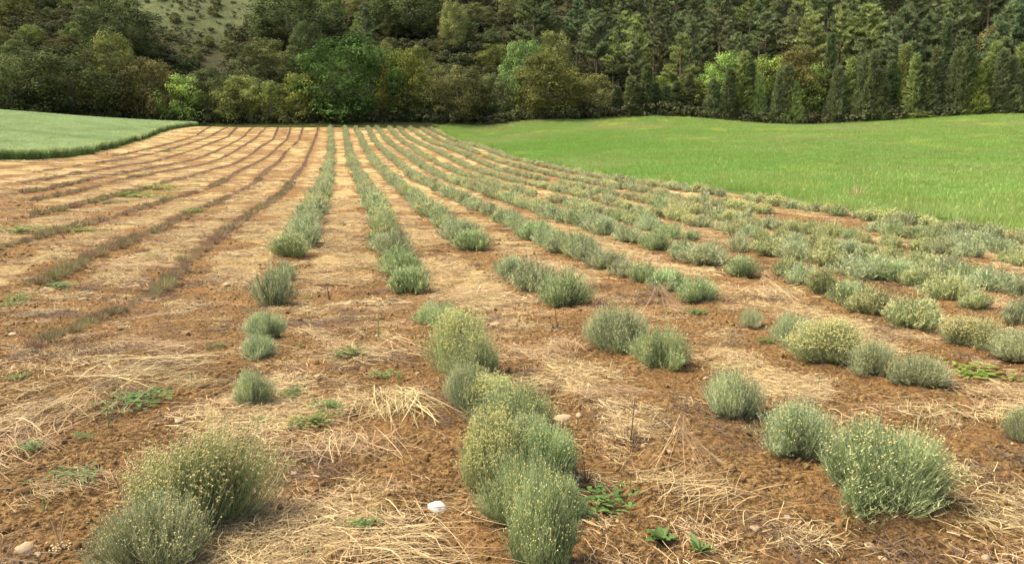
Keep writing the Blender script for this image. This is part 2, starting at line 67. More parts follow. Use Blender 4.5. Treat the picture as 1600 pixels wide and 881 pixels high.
TREE_LIST=[
('oak', -75.56, 115.0, 13.05, 9.61, 'olive', 'olive oak behind the barley field, farthest from the straw rows', 'outermost olive oak'),
('oak', -68.34, 117.68, 17.81, 11.34, 'dkolive', 'broad dark olive oak behind the middle of the barley', 'broad dark olive oak'),
('oak', -63.74, 122.06, 9.24, 13.22, 'ochre', 'tall ochre oak with a pale yellow top behind the barley', 'tall ochre oak'),
('oak', -58.1, 120.65, 9.7, 10.49, 'rust', 'dark oak with rusty brown tips behind the barley corner', 'rusty-tipped oak'),
('bush', -52.59, 120.46, 7.75, 8.03, 'lime', 'small lime-green tree at the barley corner', 'small lime-green tree'),
('oak', -48.77, 123.72, 9.36, 8.98, 'dkolive', 'dark oak beside the small lime-green tree', ''),
('oak', -43.97, 122.9, 8.72, 7.92, 'ochre', 'ochre-flecked oak beyond the lavender rows', 'ochre-flecked oak'),
('bush', -39.12, 123.05, 8.15, 7.01, 'olivegold', 'low olive-gold scrub oak beyond the lavender rows', 'low olive-gold scrub oak'),
('bush', -33.85, 124.0, 8.8, 8.38, 'gold', 'golden scrub oak beside the large deep green tree', 'golden scrub oak'),
('oak', -26.17, 125.0, 16.55, 14.46, 'deepgreen', 'large round deep green tree at the head of the rows', 'large deep green tree'),
('oak', -18.23, 126.5, 10.05, 11.13, 'gold', 'golden-leaved oak leaning on the large deep green tree', 'golden-leaved oak'),
('bush', -15.7, 123.5, 7.01, 5.06, 'dkolive', 'low dark scrub oak at the foot of the golden-leaved oak', ''),
('oak', -8.9, 125.0, 11.82, 9.58, 'brown', 'dark brown-green oak where the rows meet the grass field', 'dark brown-green oak'),
('bush', -3.04, 128.0, 7.26, 7.36, 'olive', 'olive scrub oak between the brown-green and the dense dark oak', 'olive scrub oak'),
('oak', 6.02, 124.5, 13.66, 10.48, 'dkgold', 'dense dark oak with golden tips behind the grass field', 'dense dark oak'),
('oak', 2.5, 134.0, 8.37, 10.98, 'midgreen', 'bright green round tree behind the dense dark oak', ''),
('oak', 7.49, 138.0, 7.31, 11.92, 'palegold', 'pale-topped oak rising behind the dense dark oak', ''),
('bush', 13.78, 125.0, 6.86, 7.07, 'tan', 'tan brown shrub beside the dense dark oak', 'tan brown shrub'),
('juniper', 17.31, 124.5, 2.96, 5.27, 'ndark', 'short dark juniper beside the tan shrub', ''),
('spire', 19.45, 124.0, 3.05, 7.06, 'n', 'thin juniper spire, first of the low juniper group', ''),
('spire', 21.97, 124.0, 3.17, 8.8, 'ndark', 'dark juniper spire, tallest of the low juniper group', 'tallest low juniper spire'),
('spire', 23.54, 124.5, 2.59, 5.83, 'ndark', 'dark short juniper spire beside the tallest one', ''),
('juniper', 25.23, 124.0, 3.82, 5.28, 'ndark', 'low bushy juniper in the middle of the juniper group', ''),
('bush', 25.54, 131.0, 6.94, 5.24, 'limegreen', 'light green shrub behind the low juniper group', ''),
('bush', 30.6, 128.0, 7.99, 5.72, 'olivegold', 'olive-gold shrub at the end of the low juniper group', 'olive-gold shrub'),
('spire', 29.38, 126.0, 2.86, 7.52, 'n', 'juniper spire standing before the olive-gold shrub', ''),
('oak', 35.48, 127.97, 8.47, 10.11, 'limegreen', 'lime-leaved tree beside the tall green juniper', 'lime-leaved tree'),
('juniper', 32.82, 124.08, 3.82, 6.97, 'n', 'bushy juniper below the lime-leaved tree', ''),
('spire', 37.58, 123.48, 3.97, 11.81, 'nlight', 'tall green juniper between two lime-leaved trees', 'tall green juniper'),
('oak', 43.14, 127.21, 9.63, 10.29, 'limegreen', 'second lime-leaved tree, beside the rust-tinged oak', 'second lime-leaved tree'),
('juniper', 39.77, 122.48, 3.26, 8.36, 'nlight', 'green juniper below the second lime-leaved tree', ''),
('juniper', 42.78, 121.29, 3.74, 8.92, 'n', 'full green juniper before the rust-tinged oak', ''),
('oak', 48.05, 127.08, 10.1, 11.16, 'rustolive', 'rust-tinged olive oak beside the slim cypress', 'rust-tinged oak'),
('juniper', 44.69, 120.35, 3.88, 7.35, 'nlight', 'yellow-green juniper at the field edge before the rust-tinged oak', ''),
('oak', 49.11, 123.77, 7.02, 8.91, 'green', 'fresh green tree beside the slim cypress', ''),
('cypress', 51.24, 123.1, 2.1, 14.42, 'ndark', 'slim dark cypress rising above the junipers', 'slim dark cypress'),
('juniper', 51.4, 120.05, 4.2, 9.27, 'n', 'juniper at the foot of the slim dark cypress', ''),
('juniper', 55.21, 118.84, 5.49, 10.51, 'n', 'broad juniper beyond the slim dark cypress', 'broad juniper'),
('juniper', 56.67, 116.87, 4.58, 7.93, 'ndark', 'dark juniper before the broad juniper', ''),
('juniper', 61.28, 118.89, 5.49, 11.34, 'nlight', 'tall light juniper behind the pale low shrub', 'tall light juniper'),
('bush', 61.66, 114.36, 4.33, 1.22, 'limegreen', 'pale low shrub at the edge of the grass field', ''),
('juniper', 62.86, 115.85, 4.87, 8.59, 'n', 'juniper behind the pale low shrub', ''),
('cypress', 68.24, 120.5, 2.28, 14.25, 'ndark', 'thin dark cypress among the tall junipers', 'thin dark cypress'),
('juniper', 67.84, 115.64, 5.83, 10.37, 'n', 'tall juniper beside the thin dark cypress', ''),
('juniper', 69.1, 113.2, 5.07, 7.62, 'nyel', 'yellowish juniper next to the tall one by the thin cypress', 'yellowish juniper'),
('juniper', 72.19, 114.14, 5.27, 10.95, 'nlight', 'light tall juniper toward the outer end of the grass field', ''),
('juniper', 73.6, 112.46, 5.2, 8.9, 'n', 'green juniper near the outer end of the grass field', ''),
('juniper', 77.2, 113.83, 5.74, 11.39, 'ndark', 'dark tall juniper at the outer end of the grass field', 'outermost dark juniper'),
('oak', 84.32, 131.56, 7.47, 10.17, 'tan', 'pale-blossomed brown tree above the outermost junipers', ''),
('pine', 22.07, 137.0, 6.48, 13.95, 'nlight', 'open-crowned pine with a long bare pale trunk', ''),
('pine', 15.65, 142.0, 7.25, 14.8, 'n', 'tall pine beside the open-crowned one', 'tan brown shrub'),
('pine', 60.18, 130.25, 8.13, 14.65, 'nlight', 'bushy bright pine behind the slim dark cypress', ''),
('pine', 67.13, 130.88, 7.43, 13.2, 'n', 'tall pine behind the tall light juniper', ''),
('oak', -72.23, 142.0, 14.77, 11.16, 'dkolive', 'great dark oak high on the slope above the ochre oak', ''),
('oak', -44.64, 142.3, 12.11, 9.54, 'olive', 'grey-olive round oak above the lavender rows', ''),
('oak', -46.8, 160.0, 18.16, 12.49, 'dkolive', 'dark oak crown high on the slope above the grey-olive oak', ''),
('oak', -38.14, 145.13, 7.55, 12.24, 'dkolive', 'dark oak just behind the large deep green tree', ''),
('pine', -28.6, 149.95, 5.39, 13.53, 'ndark', 'thin dark pine above the large deep green tree', ''),
('oak', -23.06, 170.0, 17.69, 10.87, 'dkolive', 'dark oak crown high above the golden-leaved oak', ''),
('oak', -12.21, 160.0, 6.05, 10.42, 'palegold', 'pale-tipped oak high on the slope', ''),
('bush', -16.96, 138.0, 7.83, 9.45, 'olivegold', 'olive-gold shrub above the golden-leaved oak', ''),
('pine', 4.39, 148.0, 9.8, 16.71, 'ndark', 'dark dense pine above the bright green round tree', ''),
('spire', 35.14, 122.64, 3.02, 8.88, 'ndark', 'narrow pointed juniper in front of the lime-leaved tree', ''),
('spire', 38.93, 123.77, 3.04, 10.2, 'n', 'narrow pointed juniper in front of the tall green juniper', ''),
('spire', 43.78, 120.66, 2.97, 10.15, 'n', 'narrow pointed juniper in front of the full green juniper', ''),
('spire', 53.32, 120.03, 2.95, 10.62, 'nlight', 'narrow pointed juniper in front of the broad juniper', ''),
('spire', 55.68, 117.28, 2.88, 11.53, 'n', 'narrow pointed juniper in front of the dark juniper before the broad one', ''),
('spire', 58.94, 118.25, 2.91, 9.66, 'ndark', 'narrow pointed juniper in front of the tall light juniper', ''),
('spire', 61.13, 115.55, 2.84, 10.36, 'nlight', 'narrow pointed juniper in front of the pale low shrub', ''),
('spire', 64.69, 116.32, 2.86, 11.15, 'n', 'narrow pointed juniper in front of the thin dark cypress', ''),
('spire', 67.79, 113.25, 2.79, 11.7, 'ndark', 'narrow pointed juniper in front of the tall juniper by the thin cypress', ''),
('spire', 70.95, 114.17, 2.81, 8.8, 'nlight', 'narrow pointed juniper in front of the yellowish juniper', ''),
('spire', 71.87, 111.85, 2.75, 10.04, 'n', 'narrow pointed juniper in front of the light tall juniper', ''),
('spire', 75.62, 113.49, 2.79, 10.87, 'nlight', 'narrow pointed juniper in front of the outermost dark juniper', ''),
('spire', 20.43, 123.6, 3.04, 5.8, 'n', 'narrow pointed juniper in the low juniper group', ''),
('spire', 27.26, 125.6, 3.09, 5.98, 'ndark', 'narrow pointed juniper in the middle of the low juniper group', '')]

ZN[7][0] -= 1.0; ZN[8][0] -= 1.35; ZN[8][1] -= .2  # slope under the barley
# ------------------------------------------------------------------ helpers
def hermite_w(N, x):
    x = np.clip(x, N[0], N[-1]); i = np.clip(np.searchsorted(N, x)-1, 0, len(N)-2)
    t = (x-N[i])/(N[i+1]-N[i]); W = np.zeros((len(x), len(N))); r = np.arange(len(x)); h = N[i+1]-N[i]
    np.add.at(W, (r, i), 2*t**3-3*t**2+1); np.add.at(W, (r, i+1), -2*t**3+3*t**2)
    for k, hh in ((i, t**3-2*t**2+t), (i+1, t**3-t**2)):
        a = np.maximum(k-1, 0); b = np.minimum(k+1, len(N)-1); d = N[b]-N[a]
        np.add.at(W, (r, b), hh*h/d); np.add.at(W, (r, a), -hh*h/d)
    return W

def field_z(X, Y):
    return np.einsum('ni,ij,nj->n', hermite_w(YN, Y), ZN, hermite_w(XN, X))

def smooth(a, b, x):
    t = np.clip((x-a)/(b-a), 0, 1); return t*t*(3-2*t)

_perm = np.random.default_rng(3).random((256, 256))
def vnoise(X, Y, s, seed=0):
    x = np.asarray(X)/s+seed*17.3; y = np.asarray(Y)/s+seed*7.9
    i = np.floor(x).astype(int); j = np.floor(y).astype(int); u = x-i; v = y-j
    u = u*u*(3-2*u); v = v*v*(3-2*v)
    g = lambda a, b: _perm[a & 255, b & 255]
    return (g(i, j)*(1-u)+g(i+1, j)*u)*(1-v)+(g(i, j+1)*(1-u)+g(i+1, j+1)*u)*v

def fbm(X, Y, s, n=3, seed=0):
    o = 0; a = 1; tot = 0
    for k in range(n):
        o = o+a*vnoise(X, Y, s/2**k, seed+k); tot += a; a *= .5
    return o/tot

EDGE_X = np.array([-130, -74, -65, -52, -41, -29, 0, 32, 41, 50, 63, 75, 130.])
EDGE_Y = np.array([112, 112, 116.5, 119.5, 121, 122, 122, 122, 120, 118, 114, 110, 108.])
def edge_y(X): return np.interp(X, EDGE_X, EDGE_Y)

def hill_z(X, Y):
    ye = edge_y(X); d = np.maximum(Y-ye, 0)
    rise = 0.50*d*d/(d+7.0)
    b = (fbm(X, Y, 30, 2, 5)-.5)*7*smooth(5, 40, d)+(fbm(X, Y, 7, 2, 9)-.5)*1.4*smooth(2, 15, d)
    return rise+b

def soil_relief(X, Y):
    near = 1-smooth(25, 60, Y)
    return near*((fbm(X, Y, .42, 2, 1)-.5)*.06+(fbm(X, Y, .13, 2, 2)-.5)*.06)

def ground_z(X, Y):
    X = np.atleast_1d(np.asarray(X, float)); Y = np.atleast_1d(np.asarray(Y, float))
    ye = edge_y(X)
    return field_z(X, np.minimum(Y, ye))+hill_z(X, Y)
def gz(x, y): return float(ground_z(x, y)[0])

ROWN = {k: np.array(v) for k, v in ROWS.items()}
for k in ROWN:
    ROWN[k] = ROWN[k][np.argsort(ROWN[k][:, 1])]
def row_x(k, Y):
    P = ROWN[k]; Y = np.asarray(Y, float)
    x = np.interp(Y, P[:, 1], P[:, 0])
    n = min(4, len(P)-1); s0 = (P[n, 0]-P[0, 0])/(P[n, 1]-P[0, 1])
    x = np.where(Y < P[0, 1], P[0, 0]+(Y-P[0, 1])*s0, x)
    s1 = (P[-1, 0]-P[-4, 0])/(P[-1, 1]-P[-4, 1])
    return np.where(Y > P[-1, 1], P[-1, 0]+(Y-P[-1, 1])*s1, x)
def row_cos(k, Y):
    s = (row_x(k, Y+1.)-row_x(k, Y-1.))/2.; return 1/np.sqrt(1+s*s)
def row_dist(X, Y):
    d = np.full(len(X), 9.)
    for k in ROWN: d = np.minimum(d, np.abs(X-row_x(k, Y))*row_cos(k, Y))
    return d
def in_green(X, Y):  # signed metres inside the grass field
    return ((X-row_x('J', Y))*row_cos('J', Y))-.95
BE = np.array(BARLEY_EDGE); BE = np.vstack([[-31.5, 30], [-31.2, 40], BE[1:], [-49.5, 119.]])
def in_barley(X, Y):
    return np.interp(Y, BE[:, 1], BE[:, 0])-X

def straw_mask(X, Y):
    d = row_dist(X, Y)
    n = fbm(X, Y, 1.5, 3, 21)
    s = n*1.15-.05+.36*smooth(.25, .75, d)+.12*smooth(7, 24, Y)-.42*smooth(-1.6, -4.6, X)*smooth(15, 8, Y)
    return smooth(.68, 1.12, s)

def build_mesh(name, V, tris=None, quads=None, attrs=None, mats=(), smooth_sh=False, midx=None):
    me = bpy.data.meshes.new(name)
    V = np.asarray(V, np.float32); me.vertices.add(len(V)); me.vertices.foreach_set('co', V.ravel())
    nt = 0 if tris is None else len(tris); nq = 0 if quads is None else len(quads)
    loops = []
    if nt: loops.append(np.asarray(tris).ravel())
    if nq: loops.append(np.asarray(quads).ravel())
    loops = np.concatenate(loops).astype(np.int32)
    me.loops.add(len(loops)); me.loops.foreach_set('vertex_index', loops)
    me.polygons.add(nt+nq)
    st = np.concatenate([np.arange(nt)*3, nt*3+np.arange(nq)*4]).astype(np.int32)
    me.polygons.foreach_set('loop_start', st)
    for m in mats: me.materials.append(m)
    if midx is not None: me.polygons.foreach_set('material_index', np.asarray(midx, np.int32))
    if smooth_sh: me.polygons.foreach_set('use_smooth', np.ones(nt+nq, bool))
    for k, a in (attrs or {}).items():
        at = me.attributes.new(k, 'FLOAT', 'POINT'); at.data.foreach_set('value', np.asarray(a, np.float32))
    me.update(calc_edges=True); me.validate()
    return me

class Geo:
    """collects triangles and quads with one per-point value"""
    def __init__(s): s.V = []; s.T = []; s.Q = []; s.A = []; s.n = 0
    def add(s, V, T=None, Q=None, a=0.5):
        V = np.asarray(V, float).reshape(-1, 3)
        if T is not None and len(T): s.T.append(np.asarray(T)+s.n)
        if Q is not None and len(Q): s.Q.append(np.asarray(Q)+s.n)
        s.V.append(V); s.A.append(np.broadcast_to(np.asarray(a, float), (len(V),)).copy()); s.n += len(V)
    def ribbons(s, P, W, side, a):
        """P (n,k,3) W (n,k) side (n,3) or (n,k,3)"""
        n, k, _ = P.shape
        if side.ndim == 2: side = side[:, None, :]
        L = P-side*W[..., None]*.5; R = P+side*W[..., None]*.5
        V = np.stack([L, R], 2).reshape(-1, 3)
        b = (np.arange(n)*k*2)[:, None]+np.arange(k-1)[None]*2
        Q = np.stack([b, b+1, b+3, b+2], -1).reshape(-1, 4)
        s.add(V, None, Q, np.repeat(np.broadcast_to(a, (n,)), k*2))
    def tris(s, A, B, C, a):
        n = len(A); V = np.stack([A, B, C], 1).reshape(-1, 3)
        s.add(V, np.arange(n*3).reshape(-1, 3), None, np.repeat(np.broadcast_to(a, (n,)), 3))
    def quads(s, A, B, C, D, a):
        n = len(A); V = np.stack([A, B, C, D], 1).reshape(-1, 3)
        s.add(V, None, np.arange(n*4).reshape(-1, 4), np.repeat(np.broadcast_to(a, (n,)), 4))
    def octs(s, C, r, a, flat=.8):
        n = len(C); o = np.array([[1, 0, 0], [0, 1, 0], [-1, 0, 0], [0, -1, 0], [0, 0, flat], [0, 0, -flat]], float)
        V = (C[:, None]+o[None]*np.broadcast_to(r, (n,))[:, None, None]).reshape(-1, 3)
        f = np.array([[0, 1, 4], [1, 2, 4], [2, 3, 4], [3, 0, 4], [1, 0, 5], [2, 1, 5], [3, 2, 5], [0, 3, 5]])
        s.add(V, (np.arange(n)[:, None, None]*6+f).reshape(-1, 3), None, np.repeat(np.broadcast_to(a, (n,)), 6))
    def tube(s, P, R, k=6, a=.5):
        P = np.asarray(P, float); m = len(P); R = np.broadcast_to(R, (m,))
        d = np.gradient(P, axis=0); d /= np.linalg.norm(d, axis=1, keepdims=True)+1e-9
        ref = np.array([1, 0, 0.]) if abs(d[0, 0]) < .8 else np.array([0, 1, 0.])
        u = np.cross(d, ref); u /= np.linalg.norm(u, axis=1, keepdims=True)+1e-9; v = np.cross(d, u)
        th = np.arange(k)*2*pi/k
        V = P[:, None]+R[:, None, None]*(u[:, None]*np.cos(th)[None, :, None]+v[:, None]*np.sin(th)[None, :, None])
        i = np.arange(m-1)[:, None]*k; j = np.arange(k)[None]; jn = (j+1) % k
        Q = np.stack([i+j, i+jn, i+k+jn, i+k+j], -1).reshape(-1, 4)
        s.add(V, None, Q, a)
    def mesh(s, name, mats, **kw):
        T = np.concatenate(s.T) if s.T else None; Q = np.concatenate(s.Q) if s.Q else None
        return build_mesh(name, np.concatenate(s.V), T, Q, {'rnd': np.concatenate(s.A)}, mats, **kw)

def rdir(rng, n):
    v = rng.normal(size=(n, 3)); return v/np.linalg.norm(v, axis=1, keepdims=True)
def hdir(rng, n):
    t = rng.random(n)*2*pi; return np.stack([np.cos(t), np.sin(t), np.zeros(n)], 1)

def tag(o, label=None, cat=None, group=None, kind=None):
    if label: o['label'] = label
    if cat: o['category'] = cat
    if group: o['group'] = group
    if kind: o['kind'] = kind
    return o
def link(name, me, parent=None, loc=(0, 0, 0), rz=0., sc=(1, 1, 1)):
    o = bpy.data.objects.new(name, me); COL.objects.link(o)
    o.location = loc; o.rotation_euler = (0, 0, rz); o.scale = sc
    if parent is not None: o.parent = parent
    return o

# ------------------------------------------------------------------ materials
def new_mat(name):
    m = bpy.data.materials.new(name); m.use_nodes = True; nt = m.node_tree; nt.nodes.clear(); return m, nt
def N(nt, t, **kw):
    n = nt.nodes.new(t)
    for k, v in kw.items(): setattr(n, k, v)
    return n
def mixc(nt, fac, a, b, blend='MIX'):
    n = N(nt, 'ShaderNodeMix', data_type='RGBA', blend_type=blend)
    for s, v in ((0, fac), (6, a), (7, b)):
        if isinstance(v, (int, float)): n.inputs[s].default_value = v
        elif isinstance(v, tuple): n.inputs[s].default_value = (*v[:3], 1)
        else: nt.links.new(v, n.inputs[s])
    return n.outputs[2]
def math_n(nt, op, a, b=0., clamp=False):
    n = N(nt, 'ShaderNodeMath', operation=op, use_clamp=clamp)
    for s, v in ((0, a), (1, b)):
        if isinstance(v, (int, float)): n.inputs[s].default_value = v
        else: nt.links.new(v, n.inputs[s])
    return n.outputs[0]
def noise_n(nt, scale, detail=3, rough=.6, vec=None):
    n = N(nt, 'ShaderNodeTexNoise'); n.inputs['Scale'].default_value = scale
    n.inputs['Detail'].default_value = detail; n.inputs['Roughness'].default_value = rough
    if vec is None: vec = N(nt, 'ShaderNodeNewGeometry').outputs['Position']
    nt.links.new(vec, n.inputs['Vector']); return n.outputs['Fac']
def ramp(nt, fac, a, b):
    n = N(nt, 'ShaderNodeMapRange', interpolation_type='SMOOTHSTEP')
    n.inputs[1].default_value = a; n.inputs[2].default_value = b; nt.links.new(fac, n.inputs[0]); return n.outputs[0]

def leaf_mat(name, c1, c2, tint=False, transl=.25, world_noise=None, vary=.35, rough=.7):
    """leaf or stem colour mixed by the per-leaf value, varied per plant"""
    m, nt = new_mat(name)
    at = N(nt, 'ShaderNodeAttribute', attribute_name='rnd')
    col = mixc(nt, at.outputs['Fac'], c1, c2)
    oi = N(nt, 'ShaderNodeObjectInfo')
    if world_noise:
        for sc, lo, hi, c, amt in world_noise:
            f = math_n(nt, 'MULTIPLY', ramp(nt, noise_n(nt, sc, 3, .6), lo, hi), amt)
            col = mixc(nt, f, col, c)
    if tint: col = mixc(nt, 1., col, oi.outputs['Color'], 'MULTIPLY')
    v = math_n(nt, 'ADD', math_n(nt, 'MULTIPLY', oi.outputs['Random'], vary), 1-vary/2)
    hs = N(nt, 'ShaderNodeHueSaturation'); nt.links.new(v, hs.inputs['Value']); nt.links.new(col, hs.inputs['Color'])
    h = math_n(nt, 'ADD', math_n(nt, 'MULTIPLY', oi.outputs['Random'], .03), .485); nt.links.new(h, hs.inputs['Hue'])
    p = N(nt, 'ShaderNodeBsdfPrincipled'); p.inputs['Roughness'].default_value = rough
    p.inputs['Specular IOR Level'].default_value = .25 if rough < .9 else .03
    nt.links.new(hs.outputs[0], p.inputs['Base Color'])
    out = N(nt, 'ShaderNodeOutputMaterial')
    if transl:
        t = N(nt, 'ShaderNodeBsdfTranslucent'); nt.links.new(hs.outputs[0], t.inputs[0])
        mx = N(nt, 'ShaderNodeMixShader'); mx.inputs[0].default_value = transl
        nt.links.new(p.outputs[0], mx.inputs[1]); nt.links.new(t.outputs[0], mx.inputs[2]); nt.links.new(mx.outputs[0], out.inputs[0])
    else: nt.links.new(p.outputs[0], out.inputs[0])
    return m

SOIL_D, SOIL_L = (.080, .044, .016), (.45, .272, .102)
STRAW_D, STRAW_L = (.38, .255, .10), (.70, .535, .24)
def ground_mat():
    m, nt = new_mat('field_soil')
    pos = N(nt, 'ShaderNodeNewGeometry').outputs['Position']
    A = lambda k: N(nt, 'ShaderNodeAttribute', attribute_name=k).outputs['Fac']
    n1 = noise_n(nt, 2.2, 4, .65, pos); n2 = noise_n(nt, 30, 6, .75, pos); n3 = noise_n(nt, 9, 3, .6, pos)
    soil = mixc(nt, ramp(nt, n2, .40, .62), SOIL_D, SOIL_L)  # crevice shade and bright crumb highlights put into the soil colour
    soil = mixc(nt, math_n(nt, 'MULTIPLY', ramp(nt, n1, .4, .75), .55), soil, (.42, .215, .082))
    pale = ramp(nt, noise_n(nt, 60, 2, .5, pos), .66, .74)
    soil = mixc(nt, math_n(nt, 'MULTIPLY', pale, .6), soil, (.52, .36, .19))
    damp = ramp(nt, noise_n(nt, .75, 3, .6, pos), .52, .68)
    soil = mixc(nt, math_n(nt, 'MULTIPLY', damp, .55), soil, (.13, .068, .026))
    # short straw fibres lying in all directions
    sv = []
    for ang, sc in ((.4, 1.), (1.7, 1.3), (2.6, .9)):
        mp = N(nt, 'ShaderNodeMapping'); mp.inputs['Rotation'].default_value = (0, 0, ang)
        mp.inputs['Scale'].default_value = (12*sc, 90*sc, 20); nt.links.new(pos, mp.inputs[0])
        sv.append(noise_n(nt, 1., 2, .6, mp.outputs[0]))
    fib = math_n(nt, 'MAXIMUM', math_n(nt, 'MAXIMUM', sv[0], sv[1]), sv[2])
    straw = mixc(nt, ramp(nt, fib, .45, .75), STRAW_D, STRAW_L)
    fac = math_n(nt, 'ADD', A('straw'), math_n(nt, 'MULTIPLY', math_n(nt, 'SUBTRACT', n3, .5), 1.3))
    fac = math_n(nt, 'ADD', fac, math_n(nt, 'MULTIPLY', math_n(nt, 'SUBTRACT', fib, .58), 1.5))
    col = mixc(nt, ramp(nt, fac, .25, .8), soil, straw)
    gr = mixc(nt, ramp(nt, n3, .3, .7), (.07, .12, .022), (.12, .17, .04))
    col = mixc(nt, A('green'), col, gr)
    p = N(nt, 'ShaderNodeBsdfPrincipled'); p.inputs['Roughness'].default_value = .95; p.inputs['Specular IOR Level'].default_value = .1
    nt.links.new(col, p.inputs['Base Color'])
    b = N(nt, 'ShaderNodeBump'); b.inputs['Strength'].default_value = 1.; b.inputs['Distance'].default_value = .05
    hgt = math_n(nt, 'ADD', n2, math_n(nt, 'MULTIPLY', fib, .5)); nt.links.new(hgt, b.inputs['Height']); nt.links.new(b.outputs[0], p.inputs['Normal'])
    o = N(nt, 'ShaderNodeOutputMaterial'); nt.links.new(p.outputs[0], o.inputs[0]); return m

def hill_mat():
    m, nt = new_mat('hillside_earth')
    pos = N(nt, 'ShaderNodeNewGeometry').outputs['Position']
    n1 = noise_n(nt, .35, 4, .65, pos); n2 = noise_n(nt, 3., 4, .7, pos)
    col = mixc(nt, ramp(nt, n2, .35, .7), (.035, .036, .014), (.085, .080, .034))
    col = mixc(nt, math_n(nt, 'MULTIPLY', ramp(nt, n1, .45, .7), .5), col, (.11, .085, .045))
    n2 = math_n(nt, 'ADD', math_n(nt, 'MULTIPLY', n2, .6), math_n(nt, 'MULTIPLY', n1, .4))
    g = mixc(nt, ramp(nt, n2, .4, .6), (.058, .072, .024), (.125, .135, .050))
    col = mixc(nt, N(nt, 'ShaderNodeAttribute', attribute_name='green').outputs['Fac'], col, g)
    p = N(nt, 'ShaderNodeBsdfPrincipled'); p.inputs['Roughness'].default_value = .95; p.inputs['Specular IOR Level'].default_value = .1
    nt.links.new(col, p.inputs['Base Color'])
    b = N(nt, 'ShaderNodeBump'); b.inputs['Strength'].default_value = .9; b.inputs['Distance'].default_value = .3
    nt.links.new(n2, b.inputs['Height']); nt.links.new(b.outputs[0], p.inputs['Normal'])
    o = N(nt, 'ShaderNodeOutputMaterial'); nt.links.new(p.outputs[0], o.inputs[0]); return m

def plain_mat(name, c1, c2, scale=20., rough=.9, bump=.3):
    m, nt = new_mat(name)
    tc = N(nt, 'ShaderNodeTexCoord'); n = noise_n(nt, scale, 4, .65, tc.outputs['Object'])
    oi = N(nt, 'ShaderNodeObjectInfo')
    col = mixc(nt, ramp(nt, n, .3, .7), c1, c2)
    v = math_n(nt, 'ADD', math_n(nt, 'MULTIPLY', oi.outputs['Random'], .4), .8)
    hs = N(nt, 'ShaderNodeHueSaturation'); nt.links.new(v, hs.inputs['Value']); nt.links.new(col, hs.inputs['Color'])
    p = N(nt, 'ShaderNodeBsdfPrincipled'); p.inputs['Roughness'].default_value = rough; p.inputs['Specular IOR Level'].default_value = .2
    nt.links.new(hs.outputs[0], p.inputs['Base Color'])
    b = N(nt, 'ShaderNodeBump'); b.inputs['Strength'].default_value = bump; b.inputs['Distance'].default_value = .02
    nt.links.new(n, b.inputs['Height']); nt.links.new(b.outputs[0], p.inputs['Normal'])
    o = N(nt, 'ShaderNodeOutputMaterial'); nt.links.new(p.outputs[0], o.inputs[0]); return m

M_GROUND = ground_mat(); M_HILL = hill_mat()
M_STEM = leaf_mat('silver_stem', (.140, .185, .080), (.735, .755, .435), tint=True, transl=.25, vary=.25)
M_BUD = leaf_mat('yellow_bud', (.62, .58, .18), (.82, .76, .36), transl=.2, vary=.2)
M_WOOD = plain_mat('woody_stem', (.09, .065, .04), (.20, .15, .09), 30)
M_LAV = leaf_mat('lavender_twig', (.25, .18, .115), (.50, .37, .24), tint=True, transl=.1, vary=.3)
M_GRASS = leaf_mat('field_grass', (.27, .39, .075), (.40, .53, .15), transl=.4, vary=.2,
    world_noise=[(.05, .46, .64, (.43, .46, .17), .8), (.16, .58, .68, (.60, .62, .14), .7), (.018, .42, .6, (.22, .42, .07), .6)])
M_BARLEY = leaf_mat('barley_leaf', (.14, .225, .062), (.23, .34, .11), transl=.3, vary=.2)
M_EAR = leaf_mat('barley_ear', (.38, .49, .20), (.56, .65, .33), transl=.35, vary=.15,
    world_noise=[(.12, .48, .66, (.30, .40, .15), .6), (.9, .52, .7, (.27, .37, .14), .45)])
M_STRAW = leaf_mat('dry_straw', (.25, .165, .075), (.76, .58, .30), transl=.15, vary=.2)
M_DEAD = leaf_mat('dead_twig', (.085, .052, .028), (.20, .135, .075), transl=0, vary=.3)
M_WEED = leaf_mat('weed_leaf', (.065, .125, .026), (.15, .235, .055), tint=True, transl=.25, vary=.25, rough=.5)
M_CLOD = plain_mat('soil_clod', (.19, .112, .043), (.38, .23, .088), 60, bump=.6)
M_STONE = plain_mat('limestone', (.27, .18, .095), (.56, .42, .25), 60)
M_WHITE = plain_mat('white_limestone', (.70, .66, .58), (.84, .81, .74), 25)
M_LEAF = leaf_mat('tree_leaf', (.068, .080, .036), (.35, .37, .165), tint=True, transl=.3, vary=.3, rough=.95)
M_NEEDLE = leaf_mat('conifer_needle', (.082, .104, .048), (.36, .39, .18), tint=True, transl=.25, vary=.25, rough=.95)
M_BARK = plain_mat('bark', (.12, .10, .075), (.26, .21, .155), 3.)
M_PBARK = plain_mat('pine_bark', (.12, .09, .062), (.27, .20, .14), 3.)
M_UNDER = leaf_mat('undergrowth_leaf', (.065, .075, .032), (.175, .175, .08), transl=.2, vary=.6, rough=.95,
    world_noise=[(.09, .52, .68, (.12, .10, .05), .6)])
M_SEED = leaf_mat('grass_seed_head', (.40, .47, .13), (.62, .62, .24), transl=.3, vary=.2)
M_VERGE = leaf_mat('verge_grass', (.10, .14, .03), (.26, .25, .09), transl=.3, vary=.4)

